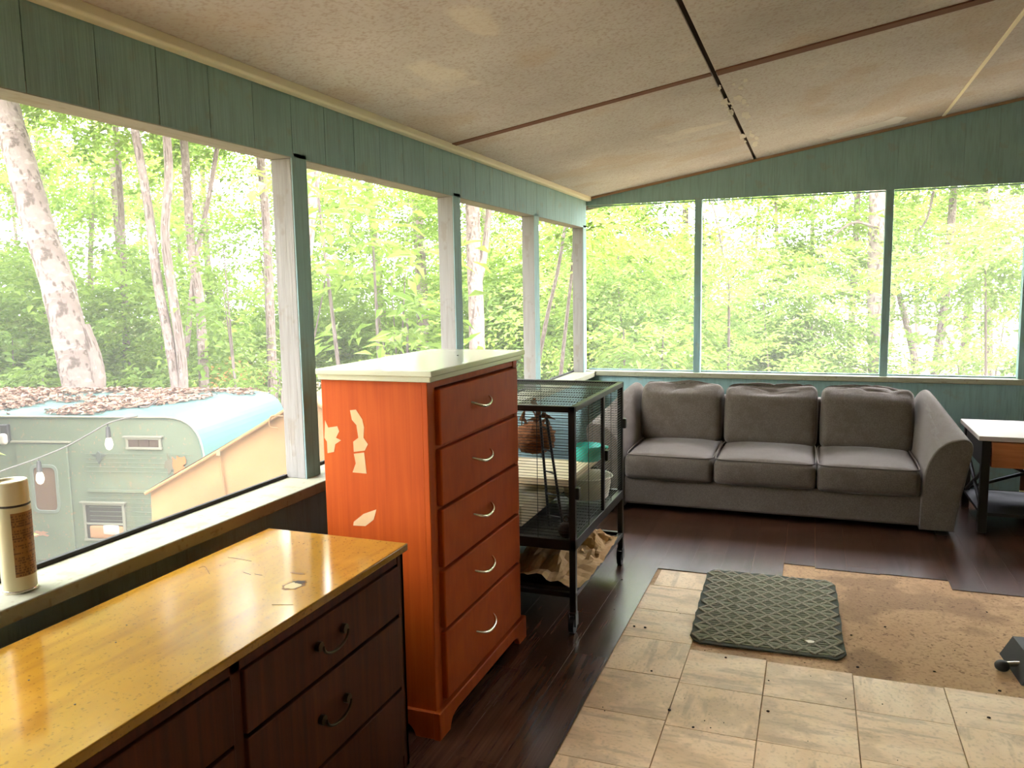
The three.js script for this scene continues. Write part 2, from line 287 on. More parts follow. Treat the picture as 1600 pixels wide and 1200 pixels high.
{
  const t1 = structure('trim_1', 'cream moulding along the eave above the long green header', 'trim');
  part('moulding', span(XW, XW + 0.046, EAVE - 0.024, EAVE + 0.014, ZE, ZB, 0.01, 2), M.cream, t1);
  const t2 = structure('trim_2', 'thin brown strip along the sloping top of the end wall', 'trim');
  const g = box(4.18, 0.018, 0.02, 2.09, -0.008, 0, 0.003); g.rotateZ(Math.atan(SLOPE)); g.translate(XW, EAVE, ZE + 0.012); part('strip', g, M.woodStrip, t2);
}

// ---- long wall with the low knee wall, sill, posts and boarded header
const wallLeft = structure('wall_left', 'long porch wall with green header boards, white posts and a low sill', 'wall');
part('knee_wall', span(XW + 0.012, XW - 0.1, -0.16, SILL - 0.038, ZE, ZB), M.green, wallLeft);
part('sill_board', span(-1.642, -1.815, SILL - 0.04, SILL, ZE, ZB, 0.005), M.sill, wallLeft, { label: 'weathered cream-green sill board' });
const POSTS = [-6.28, -5.10, -3.84, -2.5, -1.13, 0.2];
POSTS.forEach((z, i) => {
  const p = part('post', span(XW - 0.004, XW - 0.09, SILL - 0.002, HB, z, z + 0.088, 0.004), M.primer, wallLeft, { label: 'square wooden post' });
  part('face_board', span(XW, XW - 0.006, SILL - 0.001, HB + 0.02, z + 0.001, z + 0.0875, 0.002), M.green, p, { label: 'green painted inner face' });
});
part('header_soffit', span(XW - 0.001, XW - 0.105, HB, HB + 0.03, ZE, ZB, 0.003), M.primer, wallLeft, { label: 'pinkish bare wood under the header' });
for (let z = ZE, k = 0; z < ZB - 0.05; z += 0.2032, k++) {
  const z1 = Math.min(ZB, z + 0.2032), g = metres(span(XW, XW - 0.016, HB + 0.002, EAVE + 0.03, z + 0.001, z1 - 0.001, 0.0015), k * 0.31, k * 0.17); part('header_board', g, M.green, wallLeft);
}
part('header_backing', span(XW - 0.008, XW - 0.1, HB + 0.02, EAVE + 0.01, ZE, ZB), M.green, wallLeft);

// ---- end wall
const wallEnd = structure('wall_far', 'end wall of the porch with green panelling below and above wide screens', 'wall');
const END_HB = 2.092, XD = 1.36;
part('knee_wall', span(XW, XD, -0.16, 0.735, ZE, ZE - 0.09), M.green, wallEnd);
part('sill_board', span(XW - 0.02, XD, 0.738, 0.777, ZE + 0.03, ZE - 0.1, 0.005), M.sill, wallEnd, { label: 'pale green sill board' });
for (let k = 0, x = XW; x < XE - 0.01; x += 0.2032, k++) {
  const x1 = Math.min(XE, x + 0.2032), g = extrude([[x + 0.0006, END_HB], [x1 - 0.0006, END_HB], [x1 - 0.0006, ceilY(x1) - 0.001], [x + 0.0006, ceilY(x) - 0.001]], 0.016); g.translate(0, 0, ZE - 0.016); metres(g, k * 0.23, k * 0.4); part('header_board', g, M.green, wallEnd);
}
part('header_backing', (() => { const g = extrude([[XW, END_HB + 0.01], [XE, END_HB + 0.01], [XE, ceilY(XE) + 0.1], [XW, ceilY(XW) + 0.1]], 0.07); g.translate(0, 0, ZE - 0.09); return g; })(), M.green, wallEnd);
for (const x of [-0.842, 0.478, 1.338]) part('mullion', span(x - 0.026, x + 0.026, 0.77, END_HB + 0.01, ZE - 0.005, ZE - 0.07, 0.003), M.green, wallEnd, { label: 'slim green upright between screens' });
// screen door past the end of the panelling
const door = structure('door_1', 'brown screen door at the end of the panelled end wall', 'door');
part('door_frame', [span(XD + 0.005, XD + 0.1, 0, 2.05, ZE - 0.01, ZE - 0.05, 0.003), span(2.2, 2.3, 0, 2.05, ZE - 0.01, ZE - 0.05, 0.003), span(XD + 0.1, 2.2, 1.95, 2.05, ZE - 0.01, ZE - 0.05), span(XD + 0.1, 2.2, 0, 0.74, ZE - 0.015, ZE - 0.045)], std({ map: T.walnut, roughness: 0.6 }), door);
part('screen_mesh', span(XD + 0.1, 2.2, 0.74, 1.95, ZE - 0.03, ZE - 0.031), M.screen, door);
part('header', span(XD, XE, 2.05, END_HB + 0.02, ZE, ZE - 0.06), M.green, door);
part('jamb', span(2.3, XE + 0.02, 0, 2.06, ZE, ZE - 0.09), M.green, door);

// ---- insect screens in the openings
const screens = [];
POSTS.slice(0, -1).forEach((z, i) => {
  const w = structure(`window_${i + 1}`, 'opening between porch posts covered by fine grey insect screen', 'window'); w.userData.group = 'screened openings of the long wall';
  const z0 = z + 0.088, z1 = POSTS[i + 1];
  part('screen_mesh', span(XW - 0.0935, XW - 0.0945, SILL, HB, z0 - 0.02, z1 + 0.02), M.screen, w);
  part('frame', [span(XW - 0.086, XW - 0.098, SILL, SILL + 0.012, z0, z1)], M.black, w, { label: 'thin black screen frame' });
});
[[XW, -0.868], [-0.816, 0.452], [0.504, 1.312]].forEach(([a, b], i) => {
  const w = structure(`window_${i + 6}`, 'wide screened opening of the end wall between green uprights', 'window'); w.userData.group = 'screened openings of the end wall';
  part('screen_mesh', span(a - 0.01, b + 0.01, 0.77, END_HB + 0.01, ZE - 0.0745, ZE - 0.0755), M.screen, w);
  part('frame', [span(a, b, 0.777, 0.787, ZE - 0.06, ZE - 0.08), span(a, b, END_HB - 0.008, END_HB, ZE - 0.06, ZE - 0.08)], M.green, w);
});

// ---- the house side and the near end, outside the frame
const wallRight = structure('wall_right', 'house wall closing the porch on its inner side', 'wall');
const paleSiding = std({ color: 0x948d80, roughness: 0.7 });
part('siding', span(XE, XE + 0.15, -0.16, ceilY(XE) + 0.02, ZE, ZB + 0.1), paleSiding, wallRight);
{  // house bulk out of view, added to cut sky light on the camper
  const h = structure('house_body', 'the house that the porch is built against', 'house');
  part('house_walls', span(XE + 0.15, XE + 8, YG - 0.1, 3.4, ZE + 0.5, 8), paleSiding, h);
  const r = extrude([[XE - 0.1, 3.0], [XE + 4.1, 5.6], [XE + 8.4, 3.2], [XE + 8.4, 3.35], [XE + 4.1, 5.75], [XE - 0.1, 3.15]], 8.6 - ZE); r.translate(0, 0, ZE + 0.2); part('house_roof', r, M.deck, h);
}
const wallBack = structure('wall_back', 'closed wall at the near end of the porch', 'wall');
{ const g = extrude([[XW - 0.1, -0.16], [XE, -0.16], [XE, ceilY(XE) + 0.02], [XW - 0.1, ceilY(XW - 0.1) + 0.02]], 0.12); g.translate(0, 0, ZB); part('siding', g, paleSiding, wallBack); }

// ------------------------------------------------------------------ tall chest of drawers
{
  const c = thing('chest_of_drawers', 'tall orange cherry chest of five drawers with a white top', 'chest of drawers', [-1.303, 0, -2.6]);
  const W = 0.4, D = 0.193, H = 1.166;
  part('side_panel', metres(span(-D, D - 0.02, 0.03, H, W - 0.018, W, 0.002)), M.cherry, c).name = 'side_panel';
  part('side_panel', span(-D, D - 0.02, 0.03, H, -W, -W + 0.018, 0.002), M.cherry, c);
  part('back_panel', span(-D, -D + 0.008, 0.05, H, -W + 0.01, W - 0.01), M.walnut, c);
  part('face_frame', [span(D - 0.022, D - 0.002, 0.03, H, W - 0.052, W, 0.003), span(D - 0.022, D - 0.002, 0.03, H, -W, -W + 0.04, 0.003), ...[1.155, 0.95, 0.753, 0.548, 0.343, 0.09].map((y) => span(D - 0.022, D - 0.006, y - 0.012, y + 0.011, -W + 0.02, W - 0.02))], M.cherry, c);
  part('inner_carcass', span(-D + 0.01, D - 0.04, 0.06, H - 0.01, -W + 0.018, W - 0.018), M.black, c);
  // white stone-look top with a stepped edge
  const top = part('top', [span(-D - 0.006, D + 0.026, 1.184, 1.203, -W - 0.022, W + 0.022, 0.004, 2), span(-D - 0.005, D + 0.016, 1.166, 1.186, -W - 0.012, W + 0.012, 0.004, 2)], M.whiteTop, c, { label: 'white laminate top with a stepped edge' });
  part('speck', new THREE.SphereGeometry(0.004, 8, 5).scale(1, 0.4, 1).translate(0.06, 1.204, -0.12), M.black, top);
  const ys = [1.143, 0.95, 0.753, 0.548, 0.343, 0.1];
  for (let i = 0; i < 5; i++) {
    const y1 = ys[i] - 0.006, y0 = ys[i + 1] + 0.006, g = span(D - 0.03, D + 0.014, y0, y1, -W + 0.036, W - 0.056, 0.006, 2); metres(g, i * 0.3, i * 0.17);
    const d = part('drawer', g, M.drawer, c), ym = (y0 + y1) / 2 + 0.012;
    const P = []; for (let k = 0; k <= 10; k++) { const t = k / 10 * 2 - 1; P.push(V(D + 0.014 + 0.026 * (1 - t * t * t * t), ym - 0.016 * (1 - t * t) + 0.006 * t * t, 0.02 - t * 0.082)); }
    const rad = P.map((_, k) => { const t = k / 10 * 2 - 1; return 0.0035 + 0.0025 * (1 - t * t); });
    part('handle', limb(P, rad, 20, 8), M.chrome, d, { label: 'bowed silver pull' });
  }
  // plinth with bracket feet
  const foot = (L) => { const s = new THREE.Shape(); s.moveTo(-L, 0); s.lineTo(-L + 0.075, 0); s.bezierCurveTo(-L + 0.085, 0.035, -L + 0.1, 0.04, -L + 0.14, 0.045); s.lineTo(L - 0.14, 0.045); s.bezierCurveTo(L - 0.1, 0.04, L - 0.085, 0.035, L - 0.075, 0); s.lineTo(L, 0); s.lineTo(L, 0.088); s.lineTo(-L, 0.088); s.closePath(); return s; };
  const f = extrude(foot(W + 0.012), 0.018, 0.003); f.rotateY(Math.PI / 2); f.translate(D - 0.004, 0, 0); part('plinth', metres(f), M.cherry, c, { label: 'bracket-footed base board' });
  for (const z of [W - 0.006, -W - 0.012]) { const q = extrude(foot(D + 0.006), 0.014, 0.003); q.translate(-0.004, 0, z); part('plinth', metres(q), M.cherry, c, { label: 'bracket-footed base board' }); }
  // torn paper tape left on the near side
  const tape = (pts, k) => { const g = extrude(pts.map(([x, y]) => { const p = onZ(x, y, -2.2); return [p.x + 1.303, p.y]; }), 0.0008); g.translate(0, 0, W); part('tape_scrap', metres(g), M.peel, c, { label: 'torn scrap of tan paper tape' }); };
  tape([[547, 641], [556, 640], [566, 655], [569, 668], [568, 684], [575, 694], [570, 704], [553, 706], [552, 690], [560, 684], [557, 664], [550, 656]], 0);
  tape([[553, 709], [569, 707], [573, 740], [551, 738], [556, 724]], 1);
  tape([[508, 657], [513, 668], [527, 666], [530, 674], [525, 684], [533, 688], [524, 694], [522, 706], [512, 708], [511, 690], [507, 684]], 2);
  tape([[553, 815], [568, 803], [588, 796], [584, 812], [571, 822], [552, 821]], 3);
}

// ------------------------------------------------------------------ low dresser
{
  const z0 = -2.0, z1 = -0.5, x0 = -1.575, x1 = -1.087, cx = (x0 + x1) / 2, cz = (z0 + z1) / 2, D = (x1 - x0) / 2, W = (z1 - z0) / 2;
  const c = thing('low_dresser', 'long low walnut dresser with a glossy scratched top beside the window sill', 'dresser', [cx, 0, cz]);
  const top = part('top', span(-D, D, 0.698, 0.72, -W, W, 0.004, 2), M.dresserTop, c, { label: 'glossy yellowed wood top with stains' });
  part('side_panel', span(-D + 0.01, D - 0.012, 0.04, 0.698, -W + 0.012, -W + 0.03, 0.002), M.walnut, c);
  part('side_panel', span(-D + 0.01, D - 0.012, 0.04, 0.698, W - 0.03, W - 0.012, 0.002), M.walnut, c);
  part('back_panel', span(-D + 0.01, -D + 0.018, 0.06, 0.698, -W + 0.02, W - 0.02), M.walnut, c);
  part('face_frame', [span(D - 0.034, D - 0.012, 0.04, 0.698, -W + 0.012, -W + 0.045, 0.002), span(D - 0.034, D - 0.012, 0.04, 0.698, W - 0.045, W - 0.012, 0.002), span(D - 0.034, D - 0.014, 0.06, 0.698, -0.03, 0.0), span(D - 0.034, D - 0.014, 0.67, 0.698, -W + 0.03, W - 0.03), span(D - 0.03, D - 0.014, 0.04, 0.085, -W + 0.03, W - 0.03)], M.walnut, c);
  part('inner_carcass', span(-D + 0.02, D - 0.05, 0.07, 0.69, -W + 0.03, W - 0.03), M.black, c);
  part('plinth', span(-D + 0.03, D - 0.05, 0, 0.06, -W + 0.03, W - 0.03), M.walnut, c);
  for (const [za, zb] of [[-W + 0.048, -0.034], [0.004, W - 0.048]]) for (const [ya, yb] of [[0.525, 0.667], [0.305, 0.515], [0.09, 0.295]]) {
    const d = part('drawer', metres(span(D - 0.03, D - 0.006, ya, yb, za, zb, 0.003), ya, za), M.walnut, c), zm = (za + zb) / 2 + 0.02, ym = (ya + yb) / 2 + 0.01;
    const h = part('handle', tube(Array.from({ length: 11 }, (_, k) => { const a = Math.PI * (1 + k / 10); return V(D + 0.012, ym + 0.03 * Math.sin(a), zm + 0.055 * Math.cos(a)); }), 0.0035, 20, 6), M.bronze, d, { label: 'dark swinging bail pull' });
    for (const s of [-1, 1]) part('handle_plate', new THREE.CylinderGeometry(0.012, 0.012, 0.012, 12).rotateZ(Math.PI / 2).translate(D, ym, zm + s * 0.055), M.bronze, h);
  }
  // stains on the top: a pale ring with dark spills, thin dark scratches
  const flat = (pts, y, h = 0.0003) => { const g = extrude(pts, h); g.rotateX(Math.PI / 2); g.translate(0, y, 0); return g; };
  const L = (px, py) => { const p = onY(px, py, 0.72); return [p.x - cx, p.z - cz]; };
  const stain = (px, py, rx, ry, s, mat, lab) => { const [x, z] = L(px, py); part('stain', flat(blob(x, z, rx, ry, s, 26, 0.16), 0.7204), mat, top, { label: lab }); };
  const pale = std({ color: 0xb8a878, roughness: 0.6 }), dark = std({ color: 0x2c1c0e, roughness: 0.6 }), brown = std({ color: 0x6e4a22, roughness: 0.6 });
  stain(459, 915, 0.026, 0.03, 4, brown, 'brown ring stain'); { const [x, z] = L(458, 915); part('stain', flat(blob(x, z, 0.019, 0.023, 8, 26, 0.14), 0.7208), pale, top, { label: 'pale bleached spot inside the ring' }); }
  { const [x, z] = L(468, 910); part('stain', flat(blob(x, z, 0.016, 0.012, 12), 0.7212), dark, top, { label: 'dark burn mark' }); }
  stain(465, 896, 0.02, 0.005, 15, brown, 'brown smear');
  const line = (pts, mat = dark) => part('scratch', tube(pts.map(([a, b]) => { const [x, z] = L(a, b); return V(x, 0.7202, z); }), 0.0007, 12, 4), mat, top);
  line([[356, 871], [372, 873], [393, 877]]); line([[380, 894], [392, 898]]); line([[398, 897], [410, 899]]); line([[310, 888], [318, 885], [328, 897]], brown); line([[425, 945], [458, 945]], brown);
  for (const [a, b] of [[198, 977], [45, 1063], [117, 1101], [181, 1004]]) { const [x, z] = L(a, b); part('speck', new THREE.SphereGeometry(0.0022, 6, 4).scale(1, 0.4, 1).translate(x, 0.7206, z), dark, top); }
}

// ------------------------------------------------------------------ aerosol can on the sill
{
  const p = onY(32, 921, SILL), c = thing('spray_can', 'tall cream aerosol can with a printed brown panel standing on the sill', 'can', [p.x, SILL, p.z], 0.9);
  const lat = (pts) => new THREE.LatheGeometry(pts.map(([r, y]) => new THREE.Vector2(r, y)), 32);
  part('can_body', lat([[0, 0.001], [0.034, 0.001], [0.036, 0.004], [0.036, 0.2], [0.035, 0.205], [0, 0.205]]), std({ color: 0xc9bd94, roughness: 0.4 }), c);
  part('base_rim', lat([[0.0355, 0], [0.0375, 0.001], [0.0375, 0.006], [0.0358, 0.008]]), M.chrome, c);
  part('cap', lat([[0.0345, 0.207], [0.0352, 0.208], [0.0345, 0.258], [0.033, 0.262], [0.028, 0.262], [0.026, 0.256], [0, 0.256]]), std({ color: 0xd6cba4, roughness: 0.45 }), c, { label: 'cream plastic cap' });
  part('seam_ring', lat([[0.0352, 0.203], [0.0366, 0.205], [0.0352, 0.208]]), std({ color: 0x3a3020, roughness: 0.6 }), c);
  const t = texture(128, 256, 1, 1, (u, v) => { const row = Math.floor(v * 26), on = hash(Math.floor(u * 26), row, 7) > 0.42 && (v * 26 - row) > 0.35 && hash(row, 2, 3) > 0.25; const k = mixc(rgb(128, 88, 40), rgb(150, 106, 54), fbm(u, v, 8, 8, 9, 3)); return on ? mixc(k, rgb(84, 50, 24), 0.7) : k; });
  t.wrapS = t.wrapT = THREE.ClampToEdgeWrapping;
  const g = new THREE.CylinderGeometry(0.0364, 0.0364, 0.15, 20, 1, true, -0.15, 1.7); g.translate(0, 0.115, 0);
  part('label_panel', g, std({ map: t, roughness: 0.5 }), c, { label: 'brown printed panel, too faded to read' });
}

// ------------------------------------------------------------------ wire cage on wheels
{
  const X0 = -1.52, X1 = -0.905, Z0 = -4.02, Z1 = -3.11, w = X1 - X0, d = Z1 - Z0, hw = w / 2, hd = d / 2;
  const c = thing('pet_cage', 'black wire animal cage on castors with a lower tray', 'cage', [(X0 + X1) / 2, 0, (Z0 + Z1) / 2]);
  const yB = 0.355, yM = 0.4, yT = 0.965;
  for (const sx of [-1, 1]) for (const sz of [-1, 1]) {
    const p = part('corner_post', span(sx * hw - sx * 0.028, sx * hw, 0.085, yT, sz * hd - sz * 0.028, sz * hd, 0.004), M.cage, c);
    const k = thingless('castor', c, sx * (hw - 0.014), sz * (hd - 0.014));
  }
  function thingless(n, par, x, z) {
    const g = new THREE.Group(); g.name = n; g.position.set(x, 0, z); par.add(g);
    part('wheel', new THREE.CylinderGeometry(0.034, 0.034, 0.022, 18).rotateZ(Math.PI / 2).translate(0, 0.034, 0.012), M.black, g);
    part('fork', [span(-0.017, -0.012, 0.03, 0.085, -0.014, 0.026), span(0.012, 0.017, 0.03, 0.085, -0.014, 0.026), span(-0.017, 0.017, 0.074, 0.088, -0.016, 0.02, 0.003)], M.cage, g); return g;
  }
  const ringFrame = (y0, y1, t) => [span(-hw, hw, y0, y1, hd - t, hd, 0.003), span(-hw, hw, y0, y1, -hd, -hd + t, 0.003), span(hw - t, hw, y0, y1, -hd, hd, 0.003), span(-hw, -hw + t, y0, y1, -hd, hd, 0.003)];
  part('base_frame', ringFrame(yB, yM, 0.026), M.cage, c);
  part('top_frame', ringFrame(yT - 0.026, yT, 0.026), M.cage, c);
  part('lower_frame', ringFrame(0.15, 0.172, 0.024), M.cage, c);
  part('lower_tray', [span(-hw + 0.02, hw - 0.02, 0.15, 0.156, -hd + 0.02, hd - 0.02), span(-hw + 0.02, hw - 0.02, 0.156, 0.185, hd - 0.03, hd - 0.026)], M.cage, c);
  part('floor_pan', span(-hw + 0.02, hw - 0.02, yB, yB + 0.008, -hd + 0.02, hd - 0.02), M.cage, c);
  const wires = (make) => { const out = []; make(out); return out; };
  // horizontal bars on all four sides, uprights every 0.15 m
  const side = (a, b, nx, nz) => wires((o) => {
    for (let y = yM + 0.0125; y < yT - 0.03; y += 0.0125) o.push(rod(V(a.x, y, a.z), V(b.x, y, b.z), 0.0011, 4));
    for (const t of [0.27, 0.73]) { const x = lerp(a.x, b.x, t), z = lerp(a.z, b.z, t); o.push(rod(V(x + nx * 0.002, yM, z + nz * 0.002), V(x + nx * 0.002, yT - 0.02, z + nz * 0.002), 0.0016, 4)); }
  });
  part('wire_panel', side(V(hw - 0.01, 0, -hd), V(hw - 0.01, 0, hd), 1, 0), M.cage, c);
  part('wire_panel', side(V(-hw + 0.01, 0, -hd), V(-hw + 0.01, 0, hd), -1, 0), M.cage, c);
  part('wire_panel', side(V(-hw, 0, hd - 0.01), V(hw, 0, hd - 0.01), 0, 1), M.cage, c);
  part('wire_panel', side(V(-hw, 0, -hd + 0.01), V(hw, 0, -hd + 0.01), 0, -1), M.cage, c);
  part('wire_roof', wires((o) => { for (let x = -hw + 0.03; x < hw - 0.02; x += 0.0125) o.push(rod(V(x, yT - 0.008, -hd), V(x, yT - 0.008, hd), 0.0016, 4)); for (let z = -hd + 0.1; z < hd; z += 0.15) o.push(rod(V(-hw, yT - 0.011, z), V(hw, yT - 0.011, z), 0.0018, 4)); }), M.cage, c);
  part('wire_floor', wires((o) => { for (let x = -hw + 0.03; x < hw - 0.02; x += 0.02) o.push(rod(V(x, yM - 0.012, -hd), V(x, yM - 0.012, hd), 0.0013, 4)); for (let z = -hd + 0.03; z < hd; z += 0.05) o.push(rod(V(-hw, yM - 0.014, z), V(hw, yM - 0.014, z), 0.0013, 4)); }), M.cage, c);
  part('door_post', span(hw - 0.014, hw + 0.002, yM, yT - 0.02, -0.05, -0.026, 0.003), M.cage, c);
  for (const [y, z] of [[0.66, -0.06], [0.6, hd - 0.02], [0.75, -hd + 0.01]]) part('door_latch', box(0.02, 0.05, 0.03, hw + 0.006, y, z, 0.004), M.cage, c);
  const C = [(X0 + X1) / 2, (Z0 + Z1) / 2];
  // what is kept in the cage
  const sh = thing('cage_shelf', 'tan plastic shelf tray fixed half way up inside the wire cage', 'shelf', [C[0] - 0.04, 0.555, C[1] - 0.1]);
  part('tray', [box(0.46, 0.008, 0.52, 0, 0, 0, 0.003), box(0.46, 0.03, 0.008, 0, 0.014, 0.26), box(0.008, 0.03, 0.52, 0.228, 0.014, 0)], std({ color: 0xbfae88, roughness: 0.5 }), sh);
  for (const z of [0.2, -0.2]) part('bracket', span(-0.25, 0.25, -0.02, -0.006, z, z + 0.01), M.cage, sh);
  const nest = thing('hanging_nest', 'woven brown grass nest hanging from the cage roof', 'nest', (() => { const p = onZ(836, 684, -3.33); return [p.x, p.y, p.z]; })());
  { const g = new THREE.SphereGeometry(0.085, 28, 18), p = g.attributes.position; for (let i = 0; i < p.count; i++) { const q = 1 + 0.1 * (hash(Math.round(p.getX(i) * 90), Math.round(p.getY(i) * 120), 4) - 0.5) + 0.05 * Math.sin(p.getY(i) * 260); p.setXYZ(i, p.getX(i) * q * 1.1, p.getY(i) * q * 0.85, p.getZ(i) * q * 1.05); } g.computeVertexNormals(); part('nest_ball', metres(g), M.nest, nest);
    part('loop', tube([V(0, 0.06, 0), V(0.02, 0.12, 0.01), V(-0.01, 0.17, 0), V(0, 0.97 - nest.position.y - 0.02, 0)], 0.012, 16, 6), M.nest, nest);
    part('leaf_scrap', Array.from({ length: 16 }, (_, i) => { const g2 = new THREE.ConeGeometry(0.014, 0.07, 4).scale(1, 1, 0.25); g2.rotateZ(rr(-2, 2)); g2.rotateY(rr(0, 6)); g2.translate(rr(-0.07, 0.07), rr(0.02, 0.13), rr(-0.06, 0.06)); return g2; }), M.nest, nest); }
  const dish = thing('teal_dish', 'small teal plastic dish hooked on the cage bars', 'dish', [X1 - 0.12, 0.605, C[1] - 0.18]);
  part('dish_body', new THREE.LatheGeometry([[0, 0], [0.06, 0], [0.068, 0.01], [0.08, 0.075], [0.076, 0.075], [0.064, 0.012], [0, 0.008]].map(([r, y]) => new THREE.Vector2(r, y)), 28), M.teal, dish); part('hook', box(0.04, 0.012, 0.02, 0.085, 0.07, 0, 0.003), M.teal, dish);
  const pan = thing('white_bucket', 'round cream plastic bucket with a rim on the cage floor', 'bucket', [X1 - 0.15, yM, C[1] - 0.27]);
  part('bucket_body', new THREE.LatheGeometry([[0, 0], [0.105, 0], [0.11, 0.005], [0.128, 0.105], [0.123, 0.105], [0.104, 0.01], [0, 0.008]].map(([r, y]) => new THREE.Vector2(r, y)), 32), M.white, pan); part('rim', new THREE.TorusGeometry(0.128, 0.006, 6, 36).rotateX(Math.PI / 2).translate(0, 0.105, 0), M.white, pan);
  const bin = thing('litter_pan', 'long cream litter pan lying on the cage floor beside the bucket', 'pan', [C[0] - 0.15, yM, C[1] + 0.0]);
  part('pan_body', [box(0.34, 0.008, 0.66, 0, 0.004, 0, 0.003), box(0.34, 0.09, 0.008, 0, 0.045, 0.33, 0.003), box(0.34, 0.09, 0.008, 0, 0.045, -0.33, 0.003), box(0.008, 0.09, 0.66, 0.17, 0.045, 0, 0.003), box(0.008, 0.09, 0.66, -0.17, 0.045, 0, 0.003)], std({ color: 0xd2c49e, roughness: 0.5 }), bin);
  const ramp = thing('cage_ladder', 'thin dark climbing ladder leaning inside the cage', 'ladder', [C[0] + 0.16, 0, C[1] + 0.27]);
  for (const [a, b] of [[V(-0.05, 0.9, 0.04), V(0.0, 0.42, 0.08)], [V(0.0, 0.9, 0.1), V(0.07, 0.42, 0.1)]]) part('rail', rod(a, b, 0.006, 6), M.black, ramp); for (const t of [0.1, 0.3, 0.5, 0.7, 0.9]) part('rung', rod(V(lerp(-0.05, 0, t), lerp(0.9, 0.42, t), lerp(0.04, 0.08, t)), V(lerp(0.0, 0.07, t), lerp(0.9, 0.42, t), 0.1), 0.004, 5), M.black, ramp);
  const ball = thing('dark_ball', 'small dark round toy at the near corner of the cage floor', 'toy', [X1 - 0.055, yM - 0.008, Z1 - 0.055]);
  part('ball', new THREE.IcosahedronGeometry(0.036, 2).translate(0, 0.036, 0), std({ color: 0x3a2a1e, roughness: 0.8 }), ball); part('eyelet', new THREE.TorusGeometry(0.012, 0.003, 6, 14).translate(0, 0.082, 0), M.bronze, ball);
  // crumpled brown paper on the lower tray
  const crumple = (w2, d2, h, s, tx, tz) => { const g = new THREE.PlaneGeometry(w2, d2, 22, 22); g.rotateX(-Math.PI / 2); const p = g.attributes.position; for (let i = 0; i < p.count; i++) { const u = p.getX(i) / w2 + 0.5, v = p.getZ(i) / d2 + 0.5, r1 = Math.abs(fbm(u, v, 4, 4, s, 3) - 0.5) * 2, r2 = Math.abs(fbm(u, v, 9, 9, s + 5, 2) - 0.5); p.setXYZ(i, p.getX(i) + 0.03 * (fbm(u, v, 5, 5, s + 9, 2) - 0.5), h * (0.25 + 0.75 * Math.sin(Math.PI * clamp(u)) * Math.sin(Math.PI * clamp(v * 0.8 + 0.1))) * (0.55 + r1) + 0.05 * r2, p.getZ(i) + 0.03 * (fbm(u, v, 5, 5, s + 13, 2) - 0.5)); } const q = g.toNonIndexed(); q.computeVertexNormals(); q.translate(tx, 0, tz); return metres(q); };
  const bag = thing('paper_bag', 'crumpled brown paper bag spilling over the lower cage tray', 'bag', [C[0] + 0.12, 0.158, C[1] + 0.04]); part('bag_sheet', crumple(0.4, 0.74, 0.12, 3, 0.0, 0.02), M.paper, bag); part('bag_fold', crumple(0.3, 0.35, 0.16, 9, 0.02, -0.16), M.paper, bag);
  const bag2 = thing('packing_paper', 'loose sheet of pale packing paper at the back of the cage tray', 'paper', [C[0] - 0.22, 0.158, C[1] + 0.08]); part('sheet', crumple(0.16, 0.6, 0.13, 17, 0, 0), std({ color: 0xcfc0a0, roughness: 0.9 }), bag2); part('sheet_corner', crumple(0.12, 0.2, 0.15, 23, 0, 0.2), std({ color: 0xc3b08c, roughness: 0.9 }), bag2);
}

// ------------------------------------------------------------------ sofa
function cushion(w, h, d, r, bulge, wrinkle, s, n = [26, 10, 26]) {
  let g = new THREE.BoxGeometry(w, h, d, ...n); g.deleteAttribute('uv'); g.deleteAttribute('normal'); g = mergeVertices(g, 1e-5);
  const p = g.attributes.position, v = V(0, 0, 0), q = V(0, 0, 0);
  for (let i = 0; i < p.count; i++) {
    v.fromBufferAttribute(p, i); q.set(clamp(v.x, -w / 2 + r, w / 2 - r), clamp(v.y, -h / 2 + r, h / 2 - r), clamp(v.z, -d / 2 + r, d / 2 - r));
    const nrm = v.clone().sub(q); if (nrm.lengthSq() > 0) { nrm.normalize(); v.copy(q).addScaledVector(nrm, r); }
    const a = 2 * v.x / w, b = 2 * v.y / h, c = 2 * v.z / d;
    v.x += bulge * 0.35 * Math.sign(a) * Math.pow(Math.abs(a), 3) * (1 - b * b) * (1 - c * c); v.y += bulge * b * (1 - a * a) * (1 - c * c); v.z += bulge * c * (1 - a * a) * (1 - b * b);
    if (wrinkle) wrinkle(v, a, b, c, s);
    p.setXYZ(i, v.x, v.y, v.z);
  }
  g.computeVertexNormals(); return metres(g);
}
const piping = (w, d, r, y, rad = 0.005) => { const P = []; const c = [[w / 2 - r, d / 2 - r, 0], [-w / 2 + r, d / 2 - r, 1], [-w / 2 + r, -d / 2 + r, 2], [w / 2 - r, -d / 2 + r, 3]]; for (const [x, z, q] of c) for (let k = 0; k <= 3; k++) { const a = (q + k / 3) * Math.PI / 2; P.push(V(x + r * Math.cos(a), y, z + r * Math.sin(a))); } return tube(P, rad, 80, 5, true); };
